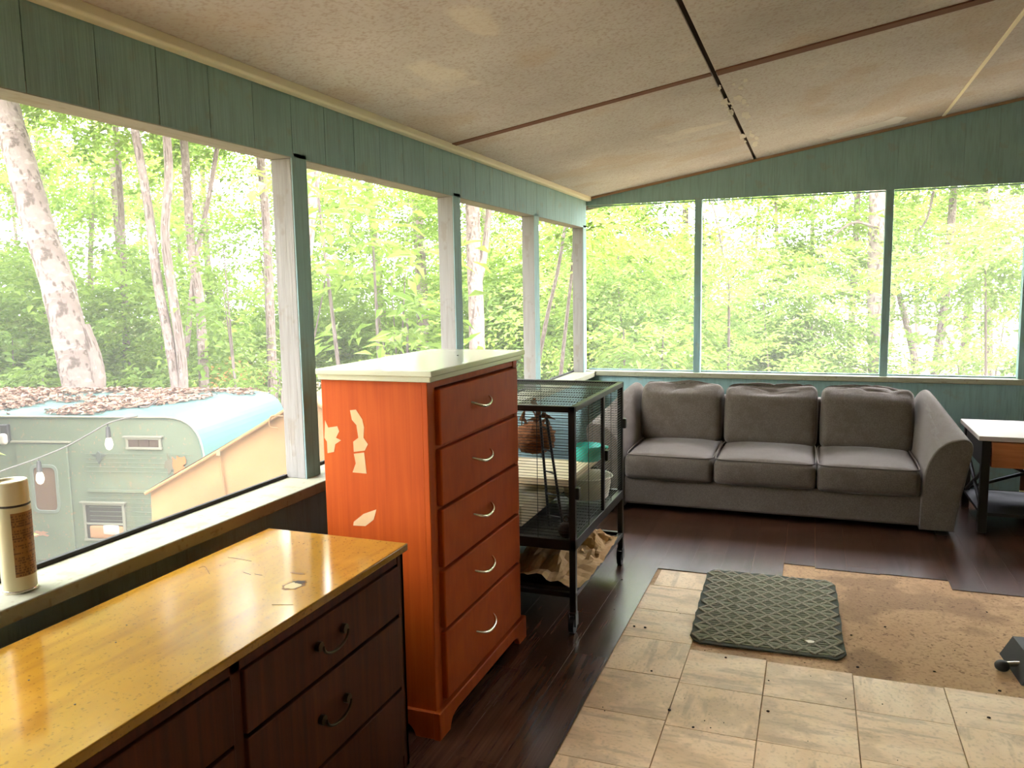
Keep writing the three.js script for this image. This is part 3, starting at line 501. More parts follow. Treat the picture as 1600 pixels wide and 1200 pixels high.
{
  const so = thing('sofa', 'three-seat grey-brown fabric sofa with flared arms under the end screens', 'sofa', [-0.262, 0, -5.0]);
  part('base', [span(-0.88, 0.88, 0.045, 0.235, -0.9, -0.018, 0.02, 2), span(-0.88, 0.88, 0.045, 0.66, -0.98, -0.84, 0.05, 3)], M.fabric, so);
  // flared arms swept from the front up to the back
  const A = [[0.862, 0.03], [0.872, 0.33], [0.905, 0.45], [0.965, 0.532], [1.04, 0.565], [1.095, 0.562], [1.115, 0.53], [1.10, 0.41], [1.062, 0.19], [1.038, 0.03]];
  const B = [[0.862, 0.03], [0.872, 0.42], [0.89, 0.60], [0.925, 0.70], [0.965, 0.735], [0.995, 0.725], [1.015, 0.68], [1.03, 0.50], [1.035, 0.22], [1.03, 0.03]];
  const armGeo = (sg) => {
    const sp = (Q) => new THREE.CatmullRomCurve3(Q.map(([x, y]) => V(x, y, 0)), false, 'centripetal').getPoints(40), a = sp(A), b = sp(B), n = a.length, pos = [], idx = [], rows = [];
    const zs = [-0.001, -0.004, -0.014, -0.1, -0.2, -0.3, -0.4, -0.5, -0.6, -0.7, -0.8, -0.9, -0.955, -0.975];
    zs.forEach((z, k) => {
      const t = clamp((-z) / 0.86), e = t * 0.35 + 0.65 * t * t * (3 - 2 * t), inset = k === 0 ? 0.012 : k === 1 ? 0.005 : k === zs.length - 1 ? 0.03 : k === zs.length - 2 ? 0.008 : 0;
      for (let i = 0; i < n; i++) { const x = lerp(a[i].x, b[i].x, e), y = lerp(a[i].y, b[i].y, e), mx = 0.98, my = 0.3, dx = x - mx, dy = y - my, L = Math.hypot(dx, dy) || 1; pos.push(sg * (x - dx / L * inset), y - dy / L * inset, z); }
    });
    const m = zs.length; for (let k = 0; k < m - 1; k++) for (let i = 0; i < n; i++) { const j = (i + 1) % n, p = k * n + i, q = k * n + j, r = p + n, s2 = q + n; idx.push(p, r, q, q, r, s2); }
    const cap = (k) => { const c = pos.length / 3; pos.push(sg * 0.98, 0.3, zs[k] + (k ? -0.004 : 0.002)); for (let i = 0; i < n; i++) { const j = (i + 1) % n; idx.push(c, k * n + i, k * n + j); } }; cap(0); cap(m - 1);
    let g = new THREE.BufferGeometry(); g.setAttribute('position', new THREE.Float32BufferAttribute(pos, 3)); g.setIndex(idx); g.computeVertexNormals(); return metres(g);
  };
  for (const sg of [-1, 1]) part('arm', armGeo(sg), M.fabric, so);
  const xs = [-0.862, -0.3, 0.302, 0.864];
  for (let i = 0; i < 3; i++) {
    const w = xs[i + 1] - xs[i] - 0.006, cx = (xs[i] + xs[i + 1]) / 2, s = i * 11 + 5;
    const wr = (v, a, b, c, k) => { v.y += 0.012 * (fbm((v.x + 1) * 0.5 + k, (v.z + 1) * 0.5, 8, 8, k, 3) - 0.5) - (b > 0 ? 0.016 * Math.pow(Math.abs(a), 4) : 0); };
    const seat = part('seat_cushion', cushion(w, 0.165, 0.66, 0.032, 0.018, wr, s), M.fabric, so); seat.position.set(cx, 0.3, -0.32);
    part('piping', piping(w - 0.012, 0.64, 0.05, 0.074), M.fabric, seat);
    // back cushions lean on the back; slumped tops with loose folds
    const wb = (v, a, b, c, k) => {
      const u = (v.x + 1) * 0.5, t = sm(0.55, 1, b), n1 = fbm(u, v.z * 0.5 + 0.5, 12, 12, k, 3) - 0.5, n2 = fbm(u, v.z + 0.5, 7, 20, k + 4, 3) - 0.5, cr = Math.abs(fbm(u + v.z * 0.4, v.z + 0.5, 9, 14, k + 6, 2) - 0.5);
      v.z -= sm(-0.1, 0.6, c) * 0.06 * sm(0.5, 1, b); v.y += t * (0.04 * n1 - 0.02 * (1 - a * a) * (i === 1 ? 1.6 : 0.8) * sm(-0.2, 1, c) - 0.09 * Math.max(0, 0.12 - cr)); v.z += t * 0.05 * n2 + 0.014 * (fbm(u, (v.y + 1) * 0.5, 10, 10, k + 7, 3) - 0.5);
    };
    const back = part('back_cushion', cushion(w, 0.41, 0.25, 0.045, 0.022, wb, s + 3, [56, 30, 26]), M.fabric, so); back.position.set(cx + (i - 1) * 0.02, 0.545, -0.735); back.rotation.x = -0.2; back.rotation.z = [0.012, 0.0, -0.015][i];
    const P = []; for (let k = 0; k <= 24; k++) { const a = k / 24 * 2 - 1; P.push(V(a * (w / 2 - 0.02), 0.118 - 0.03 * (1 - a * a) * (i === 1 ? 1.5 : 0.8) + 0.012 * (fbm(k / 24, 0.5, 8, 8, s + 2, 3) - 0.5) - 0.03 * sm(0.85, 1, Math.abs(a)), 0.126 - 0.02 * Math.abs(a) ** 4)); }
    part('piping', tube(P, 0.005, 60, 5), M.fabric, back);
  }
  for (const [x, z] of [[-0.98, -0.06], [0.98, -0.06], [-0.95, -0.9], [0.95, -0.9]]) part('foot', box(0.06, 0.05, 0.06, x, 0.025, z, 0.004), M.black, so);
}

// ------------------------------------------------------------------ end table beside the sofa
{
  const t = thing('end_table', 'dark end table with a pale top, orange drawer and crossed braces beside the sofa', 'table', [1.28, 0, -5.45]);
  const legM = std({ color: 0x1c1814, roughness: 0.6 }), W = 0.36, D = 0.3;
  part('table_top', box(2 * W + 0.04, 0.028, 2 * D + 0.03, 0, 0.556, 0, 0.005, 2), std({ color: 0xb9ada4, roughness: 0.35 }), t, { label: 'pale grey-pink top' });
  for (const sx of [-1, 1]) for (const sz of [-1, 1]) part('leg', span(sx * W - sx * 0.045, sx * W, 0, 0.543, sz * D - sz * 0.045, sz * D, 0.004), legM, t);
  part('apron', [span(-W + 0.03, W - 0.03, 0.385, 0.542, -D + 0.01, -D + 0.03), span(-W + 0.01, -W + 0.03, 0.385, 0.542, -D + 0.03, D - 0.03), span(W - 0.03, W - 0.01, 0.385, 0.542, -D + 0.03, D - 0.03)], legM, t);
  const d = part('drawer', metres(box(2 * W - 0.1, 0.148, 0.05, 0, 0.462, D - 0.022, 0.005, 2), 0, 0, true), std({ map: T.orange, roughness: 0.5 }), t, { label: 'orange-brown drawer front' });
  part('drawer_pull', new THREE.SphereGeometry(0.05, 20, 10).scale(1, 0.42, 0.3).translate(-0.02, 0.462, D + 0.006), M.black, d, { label: 'dark oval pull' });
  for (const sx of [-1, 1]) part('cross_brace', [rod(V(sx * (W - 0.022), 0.36, -D + 0.05), V(sx * (W - 0.022), 0.13, D - 0.05), 0.011, 6), rod(V(sx * (W - 0.022), 0.13, -D + 0.05), V(sx * (W - 0.022), 0.36, D - 0.05), 0.011, 6)], legM, t);
  part('cross_brace', [rod(V(-W + 0.03, 0.37, -D + 0.02), V(W - 0.03, 0.13, -D + 0.02), 0.011, 6), rod(V(-W + 0.03, 0.13, -D + 0.02), V(W - 0.03, 0.37, -D + 0.02), 0.011, 6)], legM, t);
  part('lower_shelf', box(2 * W - 0.02, 0.02, 2 * D - 0.02, 0, 0.11, 0, 0.003), legM, t);
}

// ------------------------------------------------------------------ door mat
{
  const W = 0.6, L = 0.87, m = thing('door_mat', 'dark green ribbed door mat with a diamond pattern on the tiles', 'mat', [-0.158, 0.0005, -3.62], 0.03);
  const s = new THREE.Shape(), P = [], N = 60; for (let side = 0; side < 4; side++) for (let k = 0; k < N / 4; k++) { const t = k / (N / 4) * 2 - 1, e = [[t, -1], [1, t], [-t, 1], [-1, -t]][side], far = e[1] < -0.5 ? 1 : 0, j = (hash(side, k, 9) - 0.5) * 0.012; let x = e[0] * W / 2 + j * 0.6, z = e[1] * L / 2 + j; const cr = Math.max(0, Math.abs(e[0]) + Math.abs(e[1]) - 1.86); x -= Math.sign(e[0]) * cr * 0.12; z -= Math.sign(e[1]) * cr * 0.12; P.push([x, -z]); }
  const base = extrude(P, 0.005, 0.001); base.rotateX(-Math.PI / 2); part('mat_base', metres(base), std({ color: new THREE.Color(0.075, 0.085, 0.062), roughness: 0.95, bumpMap: T.fine, bumpScale: 0.002 }), m);
  const ribs = [], rows = [], nx = 8, nz = 9, dx = W * 0.965 / nx, dz = L * 0.97 / nz, inside = (x, z) => Math.abs(x) < W / 2 - 0.008 && Math.abs(z) < L / 2 - 0.01;
  for (let i = 0; i < nx; i++) for (let j = 0; j < nz; j++) {
    const cx = (i + 0.5 - nx / 2) * dx, cz = (j + 0.5 - nz / 2) * dz; rows.push(new THREE.BoxGeometry(dx * 0.96, 0.0045, 0.0075).translate(cx, 0.0075, cz));
    for (const [ax, az, bx, bz] of [[-1, 0, 0, -1], [0, -1, 1, 0], [1, 0, 0, 1], [0, 1, -1, 0]]) { const a = V(cx + ax * dx / 2, 0.009, cz + az * dz / 2), b = V(cx + bx * dx / 2, 0.009, cz + bz * dz / 2); if (!inside(a.x * 0.98, a.z * 0.98) || !inside(b.x * 0.98, b.z * 0.98)) continue; const d = b.clone().sub(a), g = new THREE.BoxGeometry(d.length() + 0.004, 0.006, 0.012); g.rotateY(-Math.atan2(d.z, d.x)); g.translate((a.x + b.x) / 2, 0.0085, (a.z + b.z) / 2); ribs.push(g); }
    for (const [ox, oz] of [[0, 0], [dx / 2, dz / 2]]) for (const k of [-0.5, -0.17, 0.17, 0.5]) { const x = cx + ox, z = cz + oz + k * dz * 0.62, w = dx * 0.72 * (1 - Math.abs(k) * 1.15); if (inside(x + w / 2, z) && inside(x - w / 2, z)) rows.push(new THREE.BoxGeometry(w, 0.004, 0.0085).translate(x, 0.007, z)); }
  }
  part('diamond_ribs', ribs, std({ color: new THREE.Color(0.42, 0.38, 0.27), roughness: 0.95, bumpMap: T.fine, bumpScale: 0.002 }), m, { kind: 'stuff', label: 'dusty crossed ribs' });
  part('cross_ribs', rows, std({ color: new THREE.Color(0.28, 0.29, 0.2), roughness: 0.95 }), m, { kind: 'stuff' });
  const b = onY(1265, 1003, 0.012), cap = thing('pale_scrap', 'small pale scrap lying on the door mat', 'scrap', [b.x, 0.0115, b.z]); part('scrap', extrude(blob(0, 0, 0.018, 0.011, 3), 0.003, 0.001).rotateX(-Math.PI / 2), M.white, cap);
}
// dark metal thing at the edge of the bare board
{
  const o = thing('metal_base', 'black metal foot with a round knob standing on the bare floor board', 'metal foot', [0.86, -0.004, -3.34], 0.08);
  part('foot_plate', extrude([[-0.13, 0], [0.2, 0], [0.2, 0.07], [-0.09, 0.07]], 0.26, 0.004).translate(0, 0.004, -0.13), M.black, o); part('knob', new THREE.SphereGeometry(0.026, 16, 10).scale(1, 0.8, 1).translate(-0.17, 0.024, 0.03), M.black, o); part('spindle', rod(V(-0.17, 0.03, 0.03), V(-0.1, 0.035, 0.02), 0.01, 8), M.chrome, o);
}
// crumbs of dry leaf and dirt on the floor
{
  const gs = []; for (const [px, py] of [[991, 979], [1008, 981], [1018, 1049], [1083, 1137], [1201, 1064], [1200, 1112], [1134, 1028], [1545, 1122], [1383, 980], [1460, 1050], [1330, 993], [1542, 957], [1562, 1080], [1046, 1110], [1340, 1043], [972, 905], [960, 952]]) { const p = onY(px, py, 0.001), g = new THREE.IcosahedronGeometry(rr(0.004, 0.007), 0); g.scale(1, 0.5, rr(0.5, 1.2)); g.rotateY(rr(0, 3)); g.translate(p.x, 0.003, p.z); gs.push(g); }
  for (let i = 0; i < 90; i++) { const g = new THREE.IcosahedronGeometry(rr(0.0012, 0.003), 0); g.scale(1, 0.5, 1); g.translate(rr(-0.9, 1.2), 0.0012, rr(-4.2, -1.2)); gs.push(g); }
  solo('crumbs', gs, std({ color: 0x2a1d12, roughness: 1 }), 'dark crumbs of dirt and dry leaf scattered over the tiles', 'crumbs', { kind: 'stuff' });
}

// ------------------------------------------------------------------ outside: ground
const groundY = (x, z) => { const r = Math.hypot(x, z); return YG + 0.25 * (fbm(x / 60 + 5, z / 60 + 5, 12, 12, 77, 3) - 0.5) * sm(9, 20, r) - 0.015 * Math.max(0, r - 40); };
{
  const g = new THREE.PlaneGeometry(240, 240, 120, 120); g.rotateX(-Math.PI / 2); g.translate(-20, 0, -30); const p = g.attributes.position; for (let i = 0; i < p.count; i++) p.setY(i, groundY(p.getX(i), p.getZ(i))); g.computeVertexNormals();
  solo('ground', metres(g), M.ground, 'forest floor of dry leaves and low green growth around the porch', 'ground', { kind: 'structure' });
  const P = [[1290, 566], [1380, 548], [1460, 541], [1560, 538], [1660, 533], [1660, 546], [1560, 558], [1460, 568], [1380, 574], [1290, 574]].map(([a, b]) => onY(a, b, YG + 0.03)), s = new THREE.Shape(P.map((q) => new THREE.Vector2(q.x, -q.z))), d = new THREE.ExtrudeGeometry(s, { depth: 0.25, bevelEnabled: false }); d.rotateX(-Math.PI / 2); d.translate(0, YG - 0.1, 0);
  solo('driveway', metres(d), M.gravel, 'pale gravel drive seen through the trees', 'road', { kind: 'structure' });
  // the post and floor frame that carry the porch above the slope
  const f = thing('porch_footing', 'wooden posts under the raised porch floor', 'post', [0, 0, 0]); f.userData.kind = 'structure';
  for (const [x, z] of [[-1.72, -6.2], [-1.72, -2.5], [-1.72, 1.2], [2.4, -6.2], [2.4, 1.2]]) part('pier', span(x - 0.07, x + 0.07, YG - 0.1, -0.16, z - 0.07, z + 0.07), M.primer, f);
  part('rim_joist', span(XW - 0.1, XW - 0.06, -0.42, -0.16, ZE, ZB), M.primer, f);
}

// ------------------------------------------------------------------ old camper
{
  const c = thing('camper_trailer', 'small old pale green camper trailer with a rounded nose and leaf-covered roof', 'camper', [-6.15, YG, -6.76], 12.7 * Math.PI / 180);
  c.updateMatrixWorld(true);
  const H = 2.12, L = 4.3, Wd = 2.1, inv = c.matrixWorld.clone().invert(), n = V(0, 0, 1).transformDirection(c.matrixWorld), o = c.position;
  const cp = (px, py, off = 0) => { const d = rayOf(px, py), t = o.clone().sub(EYE).dot(n) / d.dot(n), q = EYE.clone().addScaledVector(d, t).applyMatrix4(inv); return [q.x, q.y, q.z + off]; };
  const s = new THREE.Shape(); s.moveTo(-L, 0.45); s.lineTo(-0.25, 0.45); s.quadraticCurveTo(0.02, 0.55, 0.05, 0.9); s.lineTo(0.02, H - 0.42); s.bezierCurveTo(0.0, H - 0.14, -0.1, H - 0.01, -0.36, H); s.lineTo(-L + 0.3, H); s.quadraticCurveTo(-L, H, -L, H - 0.4); s.closePath();
  const body = new THREE.ExtrudeGeometry(s, { depth: Wd - 0.02, bevelEnabled: true, bevelThickness: 0.01, bevelSize: 0.012, bevelSegments: 2, curveSegments: 20 }); body.translate(0, 0, -Wd + 0.01); part('body', metres(body), M.camper, c);
  // roof skin, a little proud, following the nose
  const R = new THREE.Shape(), out = [], inn = []; for (let k = 0; k <= 24; k++) { const t = k / 24; let x, y; if (t < 0.5) { const q = t * 2, b = (a0, a1, a2, a3) => (1 - q) ** 3 * a0 + 3 * (1 - q) ** 2 * q * a1 + 3 * (1 - q) * q * q * a2 + q ** 3 * a3; x = b(0.02, 0.0, -0.1, -0.36); y = b(H - 0.42, H - 0.14, H - 0.01, H); } else { x = lerp(-0.36, -L + 0.3, (t - 0.5) * 2); y = H; } out.push([x, y]); }
  const off = out.map(([x, y], i) => { const a = out[Math.max(0, i - 1)], b = out[Math.min(24, i + 1)], dx = b[0] - a[0], dy = b[1] - a[1], l = Math.hypot(dx, dy); return [x + dy / l * 0.022, y - dx / l * 0.022]; });
  const roofPoly = [...off, ...out.map(([x, y], i) => { const q = off[i]; return [x * 1.5 - q[0] * 0.5, y * 1.5 - q[1] * 0.5]; }).reverse()];
  const rf = extrude(roofPoly, Wd + 0.03, 0); rf.translate(0, 0, -Wd - 0.012); part('roof_skin', rf, M.camperRoof, c, { label: 'pale turquoise metal roof' });
  part('drip_rail', tube(off.map(([x, y]) => V(x, y - 0.012, 0.03)), 0.012, 60, 5), std({ color: 0x77735f, roughness: 0.5 }), c);
  // siding ribs, seams, door, windows
  const rail = (a, b, r = 0.006, mat = M.camper) => rod(V(...a), V(...b), r, 5);
  const ribs = []; for (let y = 1.52; y < H - 0.35; y += 0.05) ribs.push(box(1.28, 0.006, 0.006, -0.72, y, 0.022, 0.002)); for (let y = 0.52; y < 1.36; y += 0.05) ribs.push(box(1.28, 0.006, 0.006, -0.72, y, 0.022, 0.002)); part('siding_ribs', ribs, M.camper, c);
  const sA = cp(110, 764), sB = cp(300, 770); part('belt_moulding', [box(1.32, 0.03, 0.014, -0.7, (sA[1] + sB[1]) / 2, 0.026, 0.004)], M.camper, c);
  const d0 = cp(28, 693), d1 = cp(107, 697), dw = d1[0] - d0[0], dx = (d0[0] + d1[0]) / 2, dTop = d0[1], wA = cp(54, 728), wB = cp(96, 797);
  const wc = [(wA[0] + wB[0]) / 2 - dx, (wA[1] + wB[1]) / 2 - 0.52], ww = wB[0] - wA[0], wh = wA[1] - wB[1];
  const dg = extrude(roundRect(dw, dTop - 0.5, 0.03, 0, (dTop - 0.5) / 2 - 0.02), 0.016, 0.004, 1, [roundRect(ww, wh, 0.07, wc[0], wc[1], THREE.Path)]); dg.translate(dx, 0.52, 0.02); const dr = part('door', metres(dg), M.camper, c);
  const fg = extrude(roundRect(ww + 0.05, wh + 0.05, 0.09, wc[0], wc[1]), 0.014, 0.002, 1, [roundRect(ww - 0.01, wh - 0.01, 0.065, wc[0], wc[1], THREE.Path)]); fg.translate(dx, 0.52, 0.034); part('window_frame', fg, std({ color: 0x5f6557, roughness: 0.4 }), dr);
  const pg = extrude(roundRect(ww, wh, 0.07, wc[0], wc[1]), 0.004); pg.translate(dx, 0.52, 0.022); part('pane', pg, std({ color: 0x5f4836, roughness: 0.1 }), dr, { label: 'brown curtained door glass' });
  part('door_handle', [box(0.02, 0.07, 0.03, 0, 0, 0, 0.004).translate(...cp(50, 812, 0.045))], M.chrome, dr);
  part('door_gutter', box(dw + 0.1, 0.02, 0.04, dx, dTop + 0.03, 0.035, 0.004), std({ color: 0x74705c, roughness: 0.5 }), c);
  { const q = cp(67, 832); part('scrape', extrude(blob(0, 0, 0.08, 0.035, 5, 18, 0.5), 0.002).translate(q[0], q[1], 0.041), std({ color: 0x8f6a54, roughness: 0.9 }), dr, { label: 'pinkish scraped patch' }); }
  const win = (x0, y0, x1, y1, split, inside) => { const a = cp(x0, y0), b = cp(x1, y1), w = b[0] - a[0], h = a[1] - b[1], x = (a[0] + b[0]) / 2, y = (a[1] + b[1]) / 2, g = new THREE.Group(); g.name = 'window'; g.position.set(x, y, 0.02); c.add(g);
    part('window_frame', [box(w + 0.04, 0.025, 0.03, 0, h / 2, 0.008, 0.004), box(w + 0.04, 0.025, 0.03, 0, -h / 2, 0.008, 0.004), box(0.025, h, 0.03, -w / 2, 0, 0.008, 0.004), box(0.025, h, 0.03, w / 2, 0, 0.008, 0.004), box(w + 0.08, 0.018, 0.045, 0, h / 2 + 0.02, 0.016, 0.004), ...(split ? [box(w, 0.02, 0.02, 0, -h * 0.05, 0.01, 0.003)] : [])], std({ color: 0x6f6d5c, roughness: 0.5 }), g);
    part('pane', box(w, h, 0.004, 0, 0, 0.002), std({ color: inside, roughness: 0.08 }), g); return [g, w, h]; };
  const [vent, vw, vh] = win(201, 684, 253, 700, false, 0x2e2318); part('curtain', [0, 1, 2].map((k) => box(vw / 3.4, vh * 0.8, 0.004, (k - 1) * vw / 3.1, 0, 0.006)), std({ color: 0x3a2a1c, roughness: 0.9 }), vent);
  const [low, lw, lh] = win(134, 786, 199, 843, true, 0x34302a); part('stored_bundle', cushion(lw * 0.85, lh * 0.34, 0.03, 0.012, 0.006, null, 2, [12, 6, 3]).translate(0.02, -lh * 0.28, 0.012), std({ color: 0x8f6844, roughness: 0.9 }), low, { label: 'pale orange and white bundle behind the glass' });
  part('bundle_cloth', cushion(lw * 0.4, lh * 0.25, 0.02, 0.01, 0.004, null, 4, [10, 5, 3]).translate(lw * 0.18, -lh * 0.2, 0.03), std({ color: 0x9c9488, roughness: 0.9 }), low);
  // winged badge, side lamp, rust
  { const q = cp(157, 713), u = 1 / 147, e = new THREE.Group(); e.name = 'winged_badge'; e.position.set(q[0], q[1], 0.028); c.add(e); const bm = std({ color: 0x3f443a, roughness: 0.6 });
    part('badge_shield', extrude([[0, -12 * u], [4 * u, -3 * u], [4 * u, 5 * u], [0, 9 * u], [-4 * u, 5 * u], [-4 * u, -3 * u]], 0.008, 0.002), bm, e);
    for (const sg of [-1, 1]) part('badge_wing', extrude([[sg * 3 * u, -1 * u], [sg * 8 * u, 1 * u], [sg * 14 * u, 4 * u], [sg * 9 * u, 4 * u], [sg * 3 * u, 4 * u]], 0.006, 0.001), bm, e); }
  { const q = cp(14, 677), e = new THREE.Group(); e.name = 'side_lamp'; e.position.set(q[0], q[1], 0.03); c.add(e); part('lamp_base', box(0.1, 0.2, 0.05, 0, 0.01, 0.02, 0.015, 2), M.black, e); part('lamp_lens', cushion(0.09, 0.12, 0.06, 0.03, 0.004, null, 1, [8, 8, 6]).translate(0, -0.05, 0.06), std({ color: 0x9a9284, roughness: 0.4 }), e); }
  { const q = cp(281, 727); part('rust_patch', extrude(blob(0, 0, 0.085, 0.1, 9, 22, 0.45), 0.003).translate(q[0], q[1], 0.023), std({ color: 0x96562c, roughness: 1 }), c, { label: 'orange rusted patch' }); part('rust_patch', extrude(blob(0, 0, 0.05, 0.09, 14, 16, 0.5), 0.003).translate(q[0] - 0.1, q[1] + 0.02, 0.024), std({ color: 0x55503e, roughness: 1 }), c); }
  for (const z of [-0.25, -Wd + 0.25]) { part('wheel', new THREE.CylinderGeometry(0.33, 0.33, 0.2, 28).rotateX(Math.PI / 2).translate(-2.3, 0.33, z), M.black, c); }
  part('tow_bar', [rod(V(-0.2, 0.42, -0.5), V(0.9, 0.42, -Wd / 2), 0.035), rod(V(-0.2, 0.42, -Wd + 0.5), V(0.9, 0.42, -Wd / 2), 0.035)], M.black, c);
  // dry leaves lying on the roof
  const lg = new THREE.BufferGeometry(); { const P = [], leaf = (a) => { for (const t of [[0, 0, -1], [0.5, 0.22, 0], [0, 0, 1], [0, 0, -1], [0, 0, 1], [-0.5, 0.18, 0]]) P.push(t[0] * a, t[1] * a, t[2] * a); }; leaf(0.045); lg.setAttribute('position', new THREE.Float32BufferAttribute(P, 3)); lg.computeVertexNormals(); }
  const N = 5200, im = new THREE.InstancedMesh(lg, M.litter, N), m4 = new THREE.Matrix4(), q4 = new THREE.Quaternion(), e3 = new THREE.Euler(), col = new THREE.Color(); im.name = 'leaf_litter'; im.userData.kind = 'stuff';
  for (let i = 0, tries = 0; i < N && tries < 90000; tries++) { const x = -L + 0.25 + rnd() * (L - 0.35), z = -rnd() * Wd, d = fbm((x + 5) / 8, (z + 4) / 8, 14, 14, 5, 4) + 0.16 * sm(-0.2, -1.1, z) - 0.42 * sm(-1.3, -0.2, x) * sm(-2.2, -0.4, z) ; if (d < 0.42 + 0.3 * rnd()) continue; const y = x > -0.36 ? H - 0.25 * ((x + 0.36) / 0.36) ** 2 : H; e3.set(rr(-0.5, 0.5), rr(0, 6.3), rr(-0.5, 0.5)); m4.compose(V(x, y + 0.03 + rnd() * 0.035, z), q4.setFromEuler(e3), V(1, 1, 1).multiplyScalar(rr(0.6, 1.3))); im.setMatrixAt(i, m4); const t = rnd(); col.setRGB(lerp(0.1, 0.3, t), lerp(0.055, 0.17, t), lerp(0.036, 0.11, t)); im.setColorAt(i, col); i++; im.count = i; }
  c.add(im);
  for (const P of [[V(-1.0, H + 0.04, -0.5), V(-0.85, H + 0.06, -0.42), V(-0.72, H + 0.15, -0.4)], [V(-2.0, H + 0.05, -1.4), V(-1.2, H + 0.06, -1.2), V(-0.6, H + 0.05, -1.3)]]) part('fallen_twig', tube(P, 0.011, 10, 5), M.bark, c);
}

// ------------------------------------------------------------------ canvas wall tent
{
  const D = 6.5, apex = at(480, 622, D), eave = at(229, 772, D), fx = V(RIGHT.x, 0, RIGHT.z).normalize(), turn = Math.atan2(-fx.z, fx.x);
  const t = thing('canvas_tent', 'tan canvas wall tent with a gabled end beside the camper', 'tent', [apex.x, YG, apex.z], turn);
  const hw = apex.clone().sub(eave).dot(fx), yr = apex.y - YG, ye = eave.y - YG, dep = 1.5, N = 34;
  const drape = (fn, nu, nv) => { const g = new THREE.PlaneGeometry(1, 1, nu, nv), p = g.attributes.position; for (let i = 0; i < p.count; i++) { const q = fn(p.getX(i) + 0.5, p.getY(i) + 0.5); p.setXYZ(i, q.x, q.y, q.z); } g.computeVertexNormals(); return metres(g); };
  const wr = (u, v, s) => 0.05 * (fbm(u * 0.5, v * 0.5, 8, 8, s, 3) - 0.5) + 0.018 * Math.sin(u * 9 + v * 7 + s);
  part('gable_end', drape((u, v) => { const x = lerp(-hw, hw, u), top = yr - (yr - ye) * Math.abs(x) / hw; return V(x, v * top, 0.02 + wr(u * 2, v * 2, 3) * Math.min(1, 8 * (1 - v))); }, 48, 40), M.canvas, t);
  for (const sg of [-1, 1]) { part('roof_slope', drape((u, v) => { const x = sg * hw * 1.03 * u; return V(x, yr + 0.01 - (yr - ye) * u - 0.05 * Math.sin(u * Math.PI) * Math.sin(v * Math.PI), 0.05 - v * dep + 0); }, 20, 20), M.canvas, t); part('side_wall', drape((u, v) => V(sg * (hw - 0.02) + sg * wr(u, v, 8), v * ye, -u * dep), 16, 16), M.canvas, t); }
  part('rear_end', drape((u, v) => { const x = lerp(-hw, hw, u); return V(x, v * (yr - (yr - ye) * Math.abs(x) / hw), -dep); }, 10, 8), M.canvas, t);
  const hem = (pts) => tube(pts, 0.016, 24, 6); part('seam_hem', [hem([V(-hw * 1.02, ye - 0.005, 0.06), V(-hw / 2, (yr + ye) / 2, 0.07), V(0, yr + 0.01, 0.06)]), hem([V(hw * 1.02, ye - 0.005, 0.06), V(hw / 2, (yr + ye) / 2, 0.07), V(0, yr + 0.01, 0.06)])], M.canvas, t);
  const loc = (px, py) => { const q = at(px, py, D).sub(apex); return [q.dot(fx), q.y + yr]; };
  const a = loc(343, 707), b = loc(349, 765), k = loc(437, 668); part('tie_tab', box(0.035, 0.05, 0.02, a[0], a[1], 0.075, 0.005), std({ color: 0x6a5a40, roughness: 0.9 }), t); part('door_seam', tube([V(a[0], a[1], 0.06), V((a[0] + b[0]) / 2, (a[1] + b[1]) / 2, 0.068), V(b[0], b[1], 0.06), V(b[0] + 0.02, 0.4, 0.06)], 0.007, 16, 5), M.canvas, t);
  part('tie_rope', tube([V(k[0], k[1], 0.07), V(k[0] - 0.06, k[1] + 0.02, 0.09), V(k[0] - 0.05, k[1] + 0.1, 0.08), V(k[0] + 0.05, k[1] + 0.1, 0.07)], 0.007, 16, 5), M.canvas, t);
}

// ------------------------------------------------------------------ string of bulbs between porch and camper
{
  const D = 5.2, P = [[-60, 760], [0, 737], [60, 716], [105, 697], [140, 678], [168, 662], [190, 655], [215, 650]].map(([a, b]) => at(a, b, D)), o = thing('string_light', 'thin cable with hanging clear bulbs strung in front of the camper', 'string light', [P[0].x, P[0].y, P[0].z]), L = P.map((p) => p.clone().sub(P[0]));
  part('cable', tube(L, 0.006, 60, 5), std({ color: 0x3a3830, roughness: 0.7 }), o);
  for (const i of [2, 5]) { const g = new THREE.Group(); g.name = 'bulb_drop'; g.position.copy(L[i]); o.add(g); part('socket', new THREE.CylinderGeometry(0.012, 0.018, 0.07, 10).translate(0, -0.055, 0), M.black, g); part('glass_bulb', new THREE.LatheGeometry([[0.001, -0.175], [0.018, -0.165], [0.026, -0.14], [0.022, -0.11], [0.013, -0.09]].map(([r, y]) => new THREE.Vector2(r, y)), 14), phys({ color: 0xfff6e6, roughness: 0.1, transmission: 0.6, thickness: 0 }), g); part('drop_wire', rod(V(0, 0, 0), V(0, -0.03, 0), 0.004, 5), M.black, g); }
}

